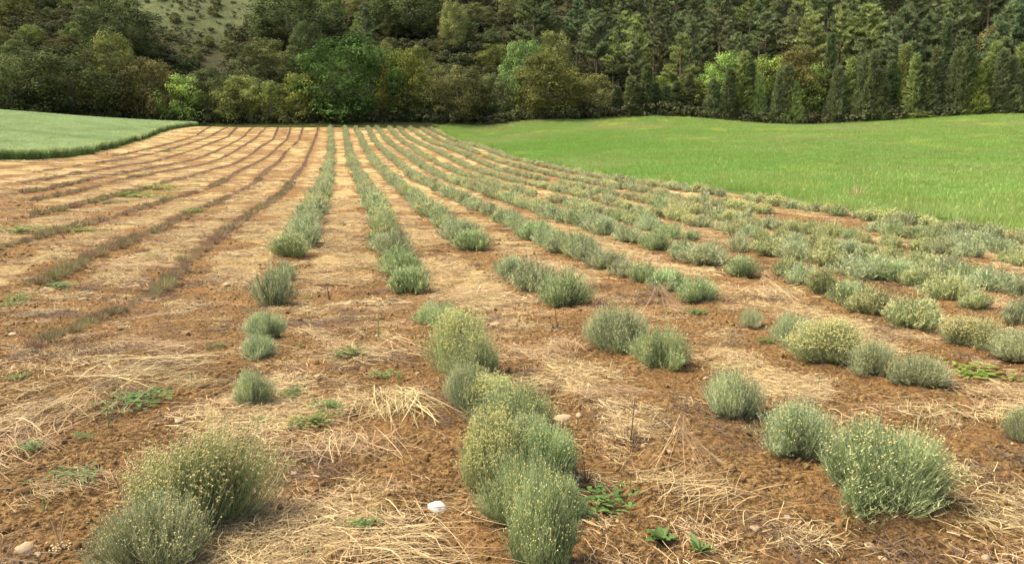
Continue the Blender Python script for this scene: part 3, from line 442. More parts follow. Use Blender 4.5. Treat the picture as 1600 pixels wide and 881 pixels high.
# ------------------------------------------------------------------ ground
def grid_lines(a, b, step0, growth, fine_to):
    out = [a]; s = step0
    while out[-1] < b:
        if out[-1] > fine_to: s *= growth
        out.append(out[-1]+s)
    return np.array(out)
def clearing(X, Y):
    return np.maximum(smooth(1.15, .7, np.hypot((X+72)/19, (Y-187)/30)), .55*smooth(1.1, .6, np.hypot((X+14)/11, (Y-146)/10)))
def sheet(xs, ys, name, mat, far):
    GX, GY = np.meshgrid(xs, ys); X = GX.ravel(); Y = GY.ravel()
    if far: Y = edge_y(X)+Y        # hillside starts along the field edge
    else: Y = np.where(GY == ys[-1], edge_y(GX), np.minimum(GY, edge_y(GX)-.02*(ys[-1]-GY))).ravel()
    Z = np.concatenate([ground_z(X[i:i+60000], Y[i:i+60000]) for i in range(0, len(X), 60000)])
    if not far: Z = Z+soil_relief(X, Y)*smooth(-.1, .4, -in_green(X, Y))
    n = len(xs); i = np.arange(len(ys)-1)[:, None]*n; j = np.arange(n-1)[None]
    Q = np.stack([i+j, i+j+1, i+n+j+1, i+n+j], -1).reshape(-1, 4)
    at = {}
    if far: at['green'] = clearing(X, Y)
    else:
        at['straw'] = np.concatenate([straw_mask(X[i:i+60000], Y[i:i+60000]) for i in range(0, len(X), 60000)])
        verge = smooth(115.5, 118.5, Y)*.9
        at['green'] = np.maximum(np.maximum(smooth(-.35, .25, in_green(X, Y)), smooth(0, .3, in_barley(X, Y))), verge)
    o = link(name, build_mesh(name, np.stack([X, Y, Z], 1), None, Q, at, [mat], True))
    return tag(o, kind='structure')
half = grid_lines(0, 150, .026, 1.035, 4.6); xs = np.concatenate([-half[:0:-1], half])
ys = np.concatenate([np.linspace(-12, 2.2, 12)[:-1], grid_lines(2.2, 122, .024, 1.018, 7.5)]); ys = ys[ys < 121]; ys = np.append(ys, 122.)
sheet(xs, ys, 'ground', M_GROUND, False)
sheet(np.linspace(-150, 150, 151), np.concatenate([np.linspace(0, 40, 41), np.linspace(42, 230, 60)]), 'hillside', M_HILL, True)

# ------------------------------------------------------------------ scatter: one object, many small copies (stuff)
def scatter(name, P, R, S, idx, meshes, label, cat):
    col = bpy.data.collections.new(name+'_pieces')
    for i, me in enumerate(meshes):
        col.objects.link(bpy.data.objects.new(f'{name}_piece_{i:02d}', me))
    me = bpy.data.meshes.new(name); n = len(P); me.vertices.add(n); me.vertices.foreach_set('co', np.asarray(P, np.float32).ravel())
    a = me.attributes.new('rot', 'FLOAT_VECTOR', 'POINT'); a.data.foreach_set('vector', np.asarray(R, np.float32).ravel())
    a = me.attributes.new('scl', 'FLOAT_VECTOR', 'POINT'); a.data.foreach_set('vector', np.asarray(S, np.float32).ravel())
    a = me.attributes.new('idx', 'INT', 'POINT'); a.data.foreach_set('value', np.asarray(idx, np.int32))
    o = link(name, me); tag(o, label, cat, kind='stuff')
    g = bpy.data.node_groups.new(name, 'GeometryNodeTree')
    g.interface.new_socket('Geometry', in_out='INPUT', socket_type='NodeSocketGeometry')
    g.interface.new_socket('Geometry', in_out='OUTPUT', socket_type='NodeSocketGeometry')
    gi = g.nodes.new('NodeGroupInput'); go = g.nodes.new('NodeGroupOutput'); ip = g.nodes.new('GeometryNodeInstanceOnPoints')
    ci = g.nodes.new('GeometryNodeCollectionInfo'); ci.inputs[0].default_value = col
    ci.inputs['Separate Children'].default_value = True; ci.inputs['Reset Children'].default_value = True
    ip.inputs['Pick Instance'].default_value = True
    def attr(nm, t):
        k = g.nodes.new('GeometryNodeInputNamedAttribute'); k.data_type = t; k.inputs['Name'].default_value = nm
        return [s for s in k.outputs if s.enabled and s.name == 'Attribute'][0]
    g.links.new(gi.outputs[0], ip.inputs['Points']); g.links.new(ci.outputs[0], ip.inputs['Instance'])
    g.links.new(attr('rot', 'FLOAT_VECTOR'), ip.inputs['Rotation']); g.links.new(attr('scl', 'FLOAT_VECTOR'), ip.inputs['Scale'])
    g.links.new(attr('idx', 'INT'), ip.inputs['Instance Index']); g.links.new(ip.outputs[0], go.inputs[0])
    o.modifiers.new('scatter', 'NODES').node_group = g
    return o
# ------------------------------------------------------------------ curry bushes (immortelle) in planted rows
def bezier(P0, P1, P2, k):
    t = np.linspace(0, 1, k)[None, :, None]
    return (1-t)**2*P0[:, None]+2*t*(1-t)*P1[:, None]+t*t*P2[:, None]
def bush_stems(seed, n, k, wid, leaves, lw, splay=1., shag=.0):
    """stems of a dome 0.7 m wide and 0.42 m high"""
    r = np.random.default_rng(seed); g = Geo()
    nc = 26; cp = r.random(nc)*2*pi; cr = np.sqrt(r.random(nc)); cx = np.cos(cp)*cr; cy = np.sin(cp)*cr
    ci = r.integers(0, nc, n); chf = .66+.50*r.random(nc); cl = r.normal(size=(nc, 2))*.045; ca = r.normal(size=nc)*.17
    px = cx[ci]+r.normal(size=n)*.20; py = cy[ci]+r.normal(size=n)*.20
    ph = np.arctan2(py, px); rad = np.clip(np.hypot(px, py), 0, 1.12)
    lob = (1-.30*(np.cos(ph-seed*1.3) > .93))*(1+.20*np.sin(ph*2+seed)+.14*np.sin(ph*3+seed*2.1)+.09*np.sin(ph*5+seed))
    tx = np.cos(ph)*rad*.35*lob*splay; ty = np.sin(ph)*rad*.35*lob*splay
    top = .42*(1-.50*np.minimum(rad, 1)**2.6)*(.74+.28*r.random(n))*chf[ci]
    low = r.random(n) < .22; top = np.where(low, top*(.35+.45*r.random(n)), top)
    T = np.stack([tx, ty, np.maximum(top, .03)], 1)
    B = np.stack([tx*.50+r.normal(size=n)*.02, ty*.50+r.normal(size=n)*.02, np.full(n, -.015)], 1)
    Mid = np.stack([tx*.86, ty*.86, top*.40], 1)+r.normal(size=(n, 3))*(.018+shag)
    T[:, :2] += cl[ci]+r.normal(size=(n, 2))*(.026+shag); T[:, 2] += .09*(r.random(n) < .16)*r.random(n)
    P = bezier(B, Mid, T, k)
    W = wid*np.linspace(1.0, .55, k)[None]*(.7+.6*r.random((n, 1)))
    a = np.clip(r.normal(.45, .24, n)+ca[ci], 0, 1)
    g.ribbons(P, W, hdir(r, n), a)
    if leaves:
        m = n*leaves; s = r.integers(0, n, m); t = .25+.75*r.random(m)**.7
        b = (1-t)[:, None]**2*B[s]+2*(t*(1-t))[:, None]*Mid[s]+(t*t)[:, None]*T[s]
        d = hdir(r, m)*.8; d[:, 2] = .75; ln = (.018+.020*r.random(m))*lw
        tip = b+d*ln[:, None]; sd = np.cross(d, rdir(r, m)); sd /= np.linalg.norm(sd, axis=1, keepdims=True)
        w = (.0020+.0012*r.random(m))*lw
        g.tris(b-sd*w[:, None], b+sd*w[:, None], tip, np.clip(a[s]+r.normal(size=m)*.15, 0, 1))
    return g, T, rad, a
def bush_buds(g, T, rad, r, frac, size, per):
    sel = np.where((r.random(len(T)) < frac) & (T[:, 2] > .17))[0]
    C = []
    for _ in range(per): C.append(T[sel]+np.stack([r.normal(size=len(sel))*size*.9, r.normal(size=len(sel))*size*.9, size*.3+r.random(len(sel))*size*.7], 1))
    if len(sel): g.octs(np.concatenate(C), size*(.6+.5*r.random(len(sel)*per)), r.random(len(sel)*per), .75)
def woody_base(seed):
    r = np.random.default_rng(seed+900); g = Geo()
    for i in range(9):
        t = r.random()*2*pi; L = .10+.09*r.random()
        p0 = np.array([cos(t)*.03, sin(t)*.03, -.03]); p2 = np.array([cos(t)*L, sin(t)*L, .06+.06*r.random()])
        g.tube(bezier(p0[None], ((p0+p2)/2+[0, 0, -.01])[None], p2[None], 4)[0], [.008, .007, .005, .003], 5, r.random())
    n = 70; t = r.random(n)*2*pi; L = .18+.20*r.random(n)
    B = np.stack([np.cos(t)*.05, np.sin(t)*.05, np.full(n, .0)], 1); T = np.stack([np.cos(t)*L, np.sin(t)*L, .02+.22*r.random(n)], 1)
    g.ribbons(bezier(B, (B+T)/2+r.normal(size=(n, 3))*.03, T, 4), .0045*np.array([1, 1, .8, .4])[None]*(.6+.8*r.random((n, 1))), hdir(r, n), .6+.4*r.random(n))
    return g.mesh('woody_base', [M_WOOD])
BUSH = {}
KINDS = {'s': (.20, 1), 'y': (.60, 2), 'g': (.22, 1), 'b': (.05, 1)}
for ki, (kd, (fr, per)) in enumerate(KINDS.items()):
    for lod, (n, k, wid, lv, lw, nv, bsz) in {'near': (3000, 4, .0036, 5, .90, 2, .0078), 'mid': (800, 3, .0068, 4, 2.0, 2, .009), 'far': (260, 3, .0150, 2, 3.6, 2, .016)}.items():
        if kd == 'b' and lod != 'far': n = int(n*.55)
        for v in range(nv):
            sd = ki*31+v*7+{'near': 1, 'mid': 2, 'far': 3}[lod]*100
            r = np.random.default_rng(sd+5)
            g, T, rad, a = bush_stems(sd, n, k, wid, lv, lw, shag=.02 if kd == 'b' else 0)
            gb = Geo(); bush_buds(gb, T, rad, r, fr*{'near': 1.1, 'mid': .6, 'far': 1.6}[lod], bsz, per)
            if lod == 'far':
                V = np.concatenate(g.V); T1 = np.concatenate(g.T); Q1 = np.concatenate(g.Q); n0 = len(V); tt = [T1]; A = g.A
                mi = [np.zeros(len(T1))]
                if gb.V: V = np.concatenate([V]+gb.V); tt.append(np.concatenate(gb.T)+n0); A = A+gb.A; mi.append(np.ones(len(tt[1])))
                mi.append(np.zeros(len(Q1)))
                me = build_mesh('curry_bush', V, np.concatenate(tt), Q1, {'rnd': np.concatenate(A)}, [M_STEM, M_BUD], midx=np.concatenate(mi))
                BUSH[(kd, lod, v)] = me
            else:
                BUSH[(kd, lod, v)] = (g.mesh('stems', [M_STEM]), gb.mesh('flower_heads', [M_BUD]) if gb.V else None)
WB = [woody_base(i) for i in range(3)]
TINT = {'s': (.98, 1.0, .98, 1), 'y': (1.0, .99, .84, 1), 'g': (.86, .95, .80, 1), 'b': (1.05, 1.0, .98, 1)}
ORD = ['', 'first', 'second', 'third', 'fourth', 'fifth', 'sixth', 'seventh', 'eighth', 'ninth', 'tenth', 'eleventh', 'twelfth', 'thirteenth', 'fourteenth', 'fifteenth', 'sixteenth', 'seventeenth', 'eighteenth', 'nineteenth']
TENS = ['', '', 'twent', 'thirt', 'fort', 'fift', 'sixt', 'sevent', 'eight', 'ninet']
def ordinal(n):
    if n < 20: return ORD[n]
    if n >= 100: return f'{n}th'
    return TENS[n//10]+'ieth' if n % 10 == 0 else TENS[n//10]+'y-'+ORD[n % 10]
GREEN_ROWS = 'ABCDEFGHIJ'
ROWNAME = {c: ordinal(i+1)+' green row' for i, c in enumerate(GREEN_ROWS)}
ROWNAME['A'] = 'green row next to the lavender'; ROWNAME['J'] = 'green row bordering the grass field'
LOOK = {'s': 'silvery', 'y': 'yellow-budded', 'g': 'grey-green', 'b': 'sparse'}
plants = []     # row, order, x, y, width, height, kind
r0 = np.random.default_rng(11)
for row in GREEN_ROWS:
    ex = BUSHES.get(row, [])
    ex = [(b[0]-.03, b[1]+.05, .68, .36, b[4]) if b[2] > .7 and b[1] < 4 else b for b in ex]
    for b in ex: plants.append([row, b[0], b[1], b[2]*(.95 if b[1] < 6.2 else 1.13), b[3]*1.0, b[4]])
    ystart = max([b[1] for b in ex]) + .55 if ex else ROWN[row][0, 1]+.1
    if not ex:
        ystart = ROWN[row][0, 1]-3.
    y = ystart; late = row in 'FGHIJ'
    while y < 116.8:
        c = float(row_cos(row, y)); x = float(row_x(row, y))
        nse = vnoise(np.array([y*1.0]), np.array([ord(row)*13.]), 2.2, 4)[0]
        gap = (nse < (.13 if late else .05)) and y < 75
        if not gap:
            w = r0.uniform(.56, .82)*(.92+.2*nse); h = w*r0.uniform(.50, .64)
            if late and y < 70: w *= .92; h = w*r0.uniform(.48, .60)
            if late: kd = r0.choice(['y', 's', 's', 'g', 'b'], p=[.44, .18, .18, .14, .06])
            else: kd = r0.choice(['s', 'y', 'g', 'b'], p=[.52, .16, .29, .03])
            if r0.random() < .05: w *= .6; h *= .65
            plants.append([row, x+r0.normal()*.07, y, w, h, str(kd)])
        y += r0.uniform(.50, .72)*c
vis = [p for p in plants if abs(p[1]) < p[2]*.72+1.2]
vis.sort(key=lambda p: -p[3]/math.hypot(p[1], p[2]))
single = vis[:298]; rest = [p for p in plants if p not in single and abs(p[1]) < p[2]*.85+4]
single.sort(key=lambda p: (p[0], p[2]))
cnt = {}
for i, (row, x, y, w, h, kd) in enumerate(single):
    cnt[row] = cnt.get(row, 0)+1; k = cnt[row]; dist = math.hypot(x, y)
    lod = 'near' if dist < 8.5 else ('mid' if dist < 21 else 'far')
    # how far along the row
    where = f'{ordinal(k)} from the near end of the {ROWNAME[row]}' if k > 1 else f'at the near end of the {ROWNAME[row]}'
    label = f'{LOOK[kd]} curry bush, {where}'
    sc = (w/.70, w/.70*(.9+.2*((i*37) % 10)/10), h/.42); rz = (i*2.399) % (2*pi); loc = (x, y, gz(x, y)+.005)
    v = i % 2
    if lod == 'far':
        o = link('curry_bush', BUSH[(kd, lod, v)], None, loc, rz, sc); o.color = TINT[kd]
    else:
        o = link('curry_bush', None, None, loc, rz, sc); o.empty_display_size = .2
        st, fl = BUSH[(kd, lod, v)]
        s = tag(link('stems', st, o), kind='stuff'); s.color = TINT[kd]
        if fl: tag(link('flower_heads', fl, o), kind='stuff')
        if dist < 13: tag(link('woody_base', WB[i % 3], o), kind='stuff')
    tag(o, label, 'bush', 'curry bushes planted in the green rows')
FK = [(k, 'far', v) for k in KINDS for v in range(2)]
P = np.array([[p[1], p[2]] for p in rest]); n = len(P); z = ground_z(P[:, 0], P[:, 1])
scatter('curry_bush_rows', np.c_[P, z], np.c_[np.zeros((n, 2)), r0.random(n)*6.28],
        np.array([[p[3]/.7, p[3]/.7, p[4]/.42] for p in rest]), [list(KINDS).index(p[5])*2+i % 2 for i, p in enumerate(rest)],
        [BUSH[k] for k in FK], 'far stretches of the curry bush rows running up to the trees', 'bushes')
print('bushes', len(single), n)

# ------------------------------------------------------------------ lavender: low brown purple tufts
def lavender(seed, n, wid, k=3):
    r = np.random.default_rng(seed+400); g = Geo()
    ph = r.random(n)*2*pi; rad = np.sqrt(r.random(n))*.24; h = .21*(1-.5*(rad/.24)**2)*(.5+.6*r.random(n))
    T = np.stack([np.cos(ph)*rad, np.sin(ph)*rad, h], 1)+r.normal(size=(n, 3))*.014
    B = np.stack([np.cos(ph)*rad*.4, np.sin(ph)*rad*.4, np.full(n, -.01)], 1)
    M = (B+T)/2*np.array([1.25, 1.25, .9])+r.normal(size=(n, 3))*.012
    g.ribbons(bezier(B, M, T, k), wid*np.linspace(1, .7, k)[None]*(.6+.8*r.random((n, 1))), hdir(r, n), r.random(n))
    return g.mesh('lavender_plant', [M_LAV])
LAVN = [lavender(i, 420, .0045) for i in range(3)]; LAVF = [lavender(i+9, 130, .013) for i in range(3)]
lav = []
for row in ['L1', 'L2', 'L3', 'L4', 'L5', 'L6', 'L7', 'L8', 'L9']:
    y = ROWN[row][0, 1]-(3.4 if row in ('L1', 'L2') else 1.); q = ord(row[1])
    while y < 115.5:
        c = float(row_cos(row, y)); x = float(row_x(row, y))
        nz = float(fbm(np.array([y]), np.array([q*11.]), 3.0, 2, 3)[0]); near = y < ROWN[row][0, 1]+1.5
        keep = nz > (.5 if near else (.10 if row == 'L1' else .20))
        if keep and abs(x) < y*.75+2:
            s = r0.uniform(.75, 1.2)*(.7+.6*nz)*(.62 if near else 1.); lav.append((row, x+r0.normal()*.05, y, s, nz))
        y += r0.uniform(.27, .40)*max(c, .45)
lav.sort(key=lambda p: -p[3]/math.hypot(p[1], p[2])); ls = sorted(lav[:296], key=lambda p: (p[0], p[2])); lr = lav[296:]
cnt = {}
for i, (row, x, y, s, nz) in enumerate(ls):
    cnt[row] = cnt.get(row, 0)+1; k = cnt[row]
    rn = 'row beside the green bushes' if row == 'L1' else f'{ordinal(int(row[1]))} lavender row from the green bushes'
    d = math.hypot(x, y)
    o = link('lavender_plant', (LAVN if d < 20 else LAVF)[i % 3], None, (x, y, gz(x, y)), (i*2.4) % 6.28, (s*.78, s*.78, s*.72))
    gn = nz+.25*((i*7) % 10)/10-.1
    o.color = (.82, .96, .70, 1) if (gn > .66 or row == 'L2' and i % 3 == 0) else ((1., .96, .88, 1) if gn < .5 else (.88, .97, .76, 1))
    tag(o, f'lavender tuft, {ordinal(k)} from the near end of the {rn}', 'lavender', 'lavender tufts in the brown rows')
P = np.array([[p[1], p[2]] for p in lr]); n = len(P)
scatter('lavender_rows', np.c_[P, ground_z(P[:, 0], P[:, 1])], np.c_[np.zeros((n, 2)), r0.random(n)*6.28],
        np.array([[p[3]*.68, p[3]*.68, p[3]*.55] for p in lr]), np.arange(n) % 3, LAVF, 'far stretches of the low brown lavender rows', 'lavender')
print('lavender', len(ls), n)

# ------------------------------------------------------------------ grass field and barley
def blade_patch(name, seed, n, size, h, wid, mats, ears=0):
    r = np.random.default_rng(seed+70); g = Geo()
    B = np.stack([(r.random(n)-.5)*size, (r.random(n)-.5)*size, np.full(n, -.03)], 1)
    hh = h*(.55+.6*r.random(n)); ln = hdir(r, n)*(hh*(.15+.35*r.random(n)))[:, None]
    T = B+ln; T[:, 2] = hh; M = B+ln*.35; M[:, 2] = hh*.6
    P = bezier(B, M, T, 3); W = wid*np.array([1., .85, .12])[None]*(.6+.8*r.random((n, 1)))
    g.ribbons(P, W, hdir(r, n), r.random(n)); nq = n*2; mi = np.zeros(nq)
    if ears:
        B2 = np.stack([(r.random(ears)-.5)*size, (r.random(ears)-.5)*size, h*(.80+.22*r.random(ears) if ears != 330 else 1.0-.5*r.random(ears)**1.6)], 1)
        d = hdir(r, ears)*.09; d[:, 2] = .10+.05*r.random(ears)
        P = np.stack([B2, B2+d*.5, B2+d], 1); W = wid*(1.5 if ears > 100 else .9)*np.array([.5, 1., .25])[None]*(.7+.6*r.random((ears, 1)))
        g.ribbons(P, W, hdir(r, ears), r.random(ears)); mi = np.concatenate([mi, np.ones(ears*2)])
    return build_mesh(name, np.concatenate(g.V), None, np.concatenate(g.Q), {'rnd': np.concatenate(g.A)}, mats, midx=mi)
GN_ = [blade_patch('grass_patch', i, 620, 1.3, .30, .011, [M_GRASS, M_SEED], 22) for i in range(4)]
GF_ = [blade_patch('grass_patch', i+9, 260, 1.3, .30, .026, [M_GRASS, M_SEED], 2) for i in range(4)]
BN_ = [blade_patch('barley_patch', i+20, 420, 1.3, .66, .017, [M_BARLEY, M_EAR], 620) for i in range(4)]
BE_ = [blade_patch('barley_patch', i+60, 190, .75, .62, .017, [M_BARLEY, M_EAR], 330) for i in range(3)]
def field_points(x0, x1, y0, y1, step, r):
    gx, gy = np.meshgrid(np.arange(x0, x1, step), np.arange(y0, y1, step))
    X = gx.ravel()+(r.random(gx.size)-.5)*step*.7; Y = gy.ravel()+(r.random(gx.size)-.5)*step*.7
    k = np.abs(X) < Y*.78+6; return X[k], Y[k]
X, Y = field_points(-20, 98, 8, 124, 1.0, r0); k = (in_green(X, Y) > .35+.25*r0.random(len(X))) & (Y < edge_y(X)-.2); X, Y = X[k], Y[k]; n = len(X)
hs = .72+.5*fbm(X, Y, 9, 2, 31)
far = Y > 42
scatter('grass_field', np.c_[X, Y, ground_z(X, Y)], np.c_[r0.normal(size=(n, 2))*.04, r0.random(n)*6.28], np.c_[np.ones((n, 2)), hs],
        np.arange(n) % 4+4*far, GN_+GF_, 'bright green grass field beyond the bush rows', 'grass')
print('grass', n)
X, Y = field_points(-105, -28, 26, 122, .95, r0); k = (in_barley(X, Y) > .9) & (Y < edge_y(X)-1.2); X, Y = X[k], Y[k]
ye_ = np.arange(34, 119, .28); xe_ = np.interp(ye_, BE[:, 1], BE[:, 0])-.45+r0.normal(size=len(ye_))*.2
X = np.r_[X, xe_, xe_-.45]; Y = np.r_[Y, ye_, ye_+.1]; n = len(X)
hs = .92+.14*fbm(X, Y, 6, 2, 33)-.10*(vnoise(X, Y, 1.6, 35) > .86)
scatter('barley_field', np.c_[X, Y, ground_z(X, Y)], np.c_[r0.normal(size=(n, 2))*.03, r0.random(n)*6.28], np.c_[np.ones((n, 2)), hs],
        np.where(np.arange(n) < n-2*len(ye_), np.arange(n) % 4, 4+np.arange(n) % 3), BN_+BE_, 'pale green barley field with a dark cut edge', 'barley')
print('barley', n)
VG = [blade_patch('verge_patch', i+40, 150, 1.2, .45, .03, [M_VERGE]) for i in range(3)]
X = r0.uniform(-56, 80, 1300); Y = edge_y(X)-r0.uniform(-2.5, 2.0, 1300)**1; k = ~((in_green(X, Y) > 0) & (Y < edge_y(X)-.6)); X, Y = X[k], Y[k]
hs = r0.uniform(.4, 1.2, len(X))
X2 = r0.uniform(-46, -12, 420); Y2 = r0.uniform(116.8, 122, 420); X = np.r_[X, X2]; Y = np.r_[Y, Y2]; hs = np.r_[hs, r0.uniform(.3, .8, 420)]; n = len(X)
scatter('verge_grass', np.c_[X, Y, ground_z(X, Y)], np.c_[np.zeros((n, 2)), r0.random(n)*6.28], np.c_[np.ones((n, 2)), hs],
        np.arange(n) % 3, VG, 'rough dry and green grass along the foot of the trees', 'grass')

# ------------------------------------------------------------------ straw, clods, pebbles
def straw_clump(seed, n, rad, ln, wid, lift):
    r = np.random.default_rng(seed+300); g = Geo()
    c = np.stack([r.normal(size=n)*rad*.5, r.normal(size=n)*rad*.5, r.random(n)**2*lift+.003], 1)
    base = r.random()*pi; th = np.where(r.random(n) < .45, base+r.normal(size=n)*.35, r.random(n)*pi)
    d = np.stack([np.cos(th), np.sin(th), r.normal(size=n)*.12], 1)*(ln*(.4+.9*r.random(n)))[:, None]*.5
    M = c+r.normal(size=(n, 3))*(ln*.12); M[:, 2] = c[:, 2]+r.random(n)*lift*.6
    A = c-d; B = c+d; A[:, 2] = np.maximum(A[:, 2], -.004); B[:, 2] = np.maximum(B[:, 2], -.004)
    M += r.normal(size=(n, 3))*ln*.10*[1, 1, .1]; P = bezier(A, M, B, 4); sd = np.cross(d, np.array([0, 0, 1.])); sd /= np.linalg.norm(sd, axis=1, keepdims=True)+1e-9
    sd[:, 2] += r.normal(size=n)*.5
    g.ribbons(P, wid*np.ones((1, 4))*(.5+1.*r.random((n, 1))), sd, np.clip(r.normal(.5, .3, n), 0, 1))
    return g.mesh('straw_clump', [M_STRAW])
SN = [straw_clump(i, 120, .20, .105, .0022, .022) for i in range(5)]
SM = [straw_clump(i+10, 150, .34, .16, .0045, .03) for i in range(4)]
SF = [straw_clump(i+20, 120, .70, .32, .015, .05) for i in range(3)]
def ground_pts(n, y0, y1, power, r, slack=1.5):
    u = r.random(n); Y = (y0**power+u*(y1**power-y0**power))**(1/power); X = (r.random(n)*2-1)*(Y*.72+slack)
    k = (in_green(X, Y) < -.2) & (in_barley(X, Y) < -.2); return X[k], Y[k]
PP = []; II = []; SS = []
for (m, y0, y1, pw, i0, ni, hi) in ((9000, 2.2, 11, 1.3, 0, 5, .8), (9000, 10, 30, 1.2, 5, 4, .78), (8000, 28, 116, 1.1, 9, 3, .62)):
    X, Y = ground_pts(m, y0, y1, pw, r0); s = straw_mask(X, Y); rd = row_dist(X, Y)
    k = (r0.random(len(X)) < .07+hi*s**1.2) & ((rd > .27) | (r0.random(len(X)) < .15)); X, Y = X[k], Y[k]
    PP.append(np.c_[X, Y, ground_z(X, Y)+soil_relief(X, Y)*.7]); II.append(i0+np.arange(len(X)) % ni); SS.append(r0.uniform(.6, 1.25, len(X)))
P = np.concatenate(PP); n = len(P); s = np.concatenate(SS)
scatter('dry_straw', P, np.c_[np.zeros((n, 2)), r0.random(n)*6.28], np.c_[s, s, s], np.concatenate(II), SN+SM+SF, 'dry straw littered between the plant rows', 'straw')
print('straw', n)
def rock_mesh(name, seed, mat, sub=1, flat=.7, rough=.28):
    r = np.random.default_rng(seed+600)
    t = (1+5**.5)/2
    V = np.array([[-1, t, 0], [1, t, 0], [-1, -t, 0], [1, -t, 0], [0, -1, t], [0, 1, t], [0, -1, -t], [0, 1, -t], [t, 0, -1], [t, 0, 1], [-t, 0, -1], [-t, 0, 1]], float)
    F = [[0, 11, 5], [0, 5, 1], [0, 1, 7], [0, 7, 10], [0, 10, 11], [1, 5, 9], [5, 11, 4], [11, 10, 2], [10, 7, 6], [7, 1, 8], [3, 9, 4], [3, 4, 2], [3, 2, 6], [3, 6, 8], [3, 8, 9], [4, 9, 5], [2, 4, 11], [6, 2, 10], [8, 6, 7], [9, 8, 1]]
    V = [v/np.linalg.norm(v) for v in V]
    for _ in range(sub):
        cache = {}; F2 = []
        def mid(a, b):
            kk = (min(a, b), max(a, b))
            if kk not in cache: m = V[a]+V[b]; V.append(m/np.linalg.norm(m)); cache[kk] = len(V)-1
            return cache[kk]
        for a, b, c in F: ab, bc, ca = mid(a, b), mid(b, c), mid(c, a); F2 += [[a, ab, ca], [b, bc, ab], [c, ca, bc], [ab, bc, ca]]
        F = F2
    V = np.array(V); ax = r.uniform(.75, 1.25, 3); ax[2] *= flat
    for _ in range(5):
        d = rdir(r, 1)[0]; V = V*(1-.22*np.clip(V@d-.55, 0, 1)[:, None]*1.4)
    V = V*(1+rough*(r.random(len(V))-.5))[:, None]*ax
    return build_mesh(name, V, np.array(F), None, {'rnd': r.random(len(V))}, [mat], smooth_sh=False)
CL = [rock_mesh('clod', i, M_CLOD, 1, .75, .35) for i in range(6)]
X, Y = ground_pts(42000, 2.2, 26, 1.15, r0); sm = straw_mask(X, Y); k = r0.random(len(X)) < .9-.6*sm; X, Y = X[k], Y[k]; n = len(X)
s = np.clip(np.exp(r0.normal(-4.75, .55, n)), .004, .036)*(1+Y*.02)
scatter('soil_clods', np.c_[X, Y, ground_z(X, Y)+soil_relief(X, Y)+s*.15], r0.random((n, 3))*6.28, np.c_[s, s*r0.uniform(.7, 1.2, n), s*.8], np.arange(n) % 6, CL, 'loose reddish-brown clods of tilled soil', 'soil')
X, Y = ground_pts(90000, 2.3, 9, 1.5, r0); sm = straw_mask(X, Y); k = (r0.random(len(X)) < .95-.7*sm) & (np.abs(X) < Y*.72+.4); X, Y = X[k], Y[k]; n = len(X)
s = np.clip(np.exp(r0.normal(-5.45, .4, n)), .002, .009)
scatter('soil_crumbs', np.c_[X, Y, ground_z(X, Y)+soil_relief(X, Y)+s*.2], r0.random((n, 3))*6.28, np.c_[s, s*r0.uniform(.7, 1.2, n), s*.8], np.arange(n) % 6, CL, 'fine crumbs of dry orange-brown soil', 'soil')
DB = [straw_clump(i+50, 70, .12, .055, .0022, .018) for i in range(4)]
for me_ in DB: me_.materials.clear(); me_.materials.append(M_DEAD)
X, Y = ground_pts(7000, 2.3, 22, 1.2, r0); pn = fbm(X, Y, .9, 2, 61); k = r0.random(len(X)) < smooth(.45, .75, pn); X, Y = X[k], Y[k]; n = len(X); s = r0.uniform(.6, 1.5, n)*(1+Y*.02)
nb_ = np.array([(b[1]+.42*b[3]*cos(t), b[2]+.42*b[3]*sin(t)) for b in single if b[2] < 15 for t in np.arange(5)*1.257+b[1]])  # dark litter ringed round near bushes, doubling as their contact shadow
X = np.r_[X, nb_[:, 0]]; Y = np.r_[Y, nb_[:, 1]]; s = np.r_[s, np.full(len(nb_), .8)]; n = len(X)
scatter('litter_contact_shade', np.c_[X, Y, ground_z(X, Y)+soil_relief(X, Y)*.8], np.c_[np.zeros((n, 2)), r0.random(n)*6.28], np.c_[s, s, s], np.arange(n) % 4, DB, 'dark rotted plant litter mixed into the soil', 'litter')
PB = [rock_mesh('pebble', i+30, M_STONE, 1, .6, .2) for i in range(5)]
X, Y = ground_pts(2400, 2.2, 40, 1.1, r0); n = len(X); s = np.clip(np.exp(r0.normal(-4.85, .45, n)), .003, .018)*(1+Y*.02)
scatter('pebbles', np.c_[X, Y, ground_z(X, Y)+soil_relief(X, Y)+s*.3], np.c_[r0.normal(size=(n, 2))*.4, r0.random(n)*6.28], np.c_[s*1.2, s, s*.7], np.arange(n) % 5, PB, 'small pale limestone pebbles scattered over the soil', 'pebbles')
# ------------------------------------------------------------------ stones one can pick out
used = set()
def relation(x, y, b):
    dx, dy = x-b[1], y-b[2]
    return ('in front of' if dy < 0 else 'behind') if abs(dy) > abs(dx) else ('left of' if dx < 0 else 'right of')
def unique(cands):
    for c in cands:
        if c not in used: used.add(c); return c
    k = 2
    while f'{cands[-1]}, {ordinal(k)} one' in used: k += 1
    c = f'{cands[-1]}, {ordinal(k)} one'; used.add(c); return c
def by_bush(look, x, y, extra=()):
    out = []
    for nb in sorted(single, key=lambda b: math.hypot(x-b[1], y-b[2]))[:4]:
        kb = [b for b in single if b[0] == nb[0]].index(nb)+1
        rn = {'A': 'first green row', 'J': 'tenth green row'}.get(nb[0], ROWNAME[nb[0]])
        out.append(f'{look} {relation(x, y, nb)} the {ordinal(kb)} bush of the {rn}')
    return unique(out)
SL = ['white flat-faced stone lying in the straw by the second green row', 'pale stone in front of the small bush of the green row next to the lavender',
 'small cream stone beside the pale stone behind the two big bushes']
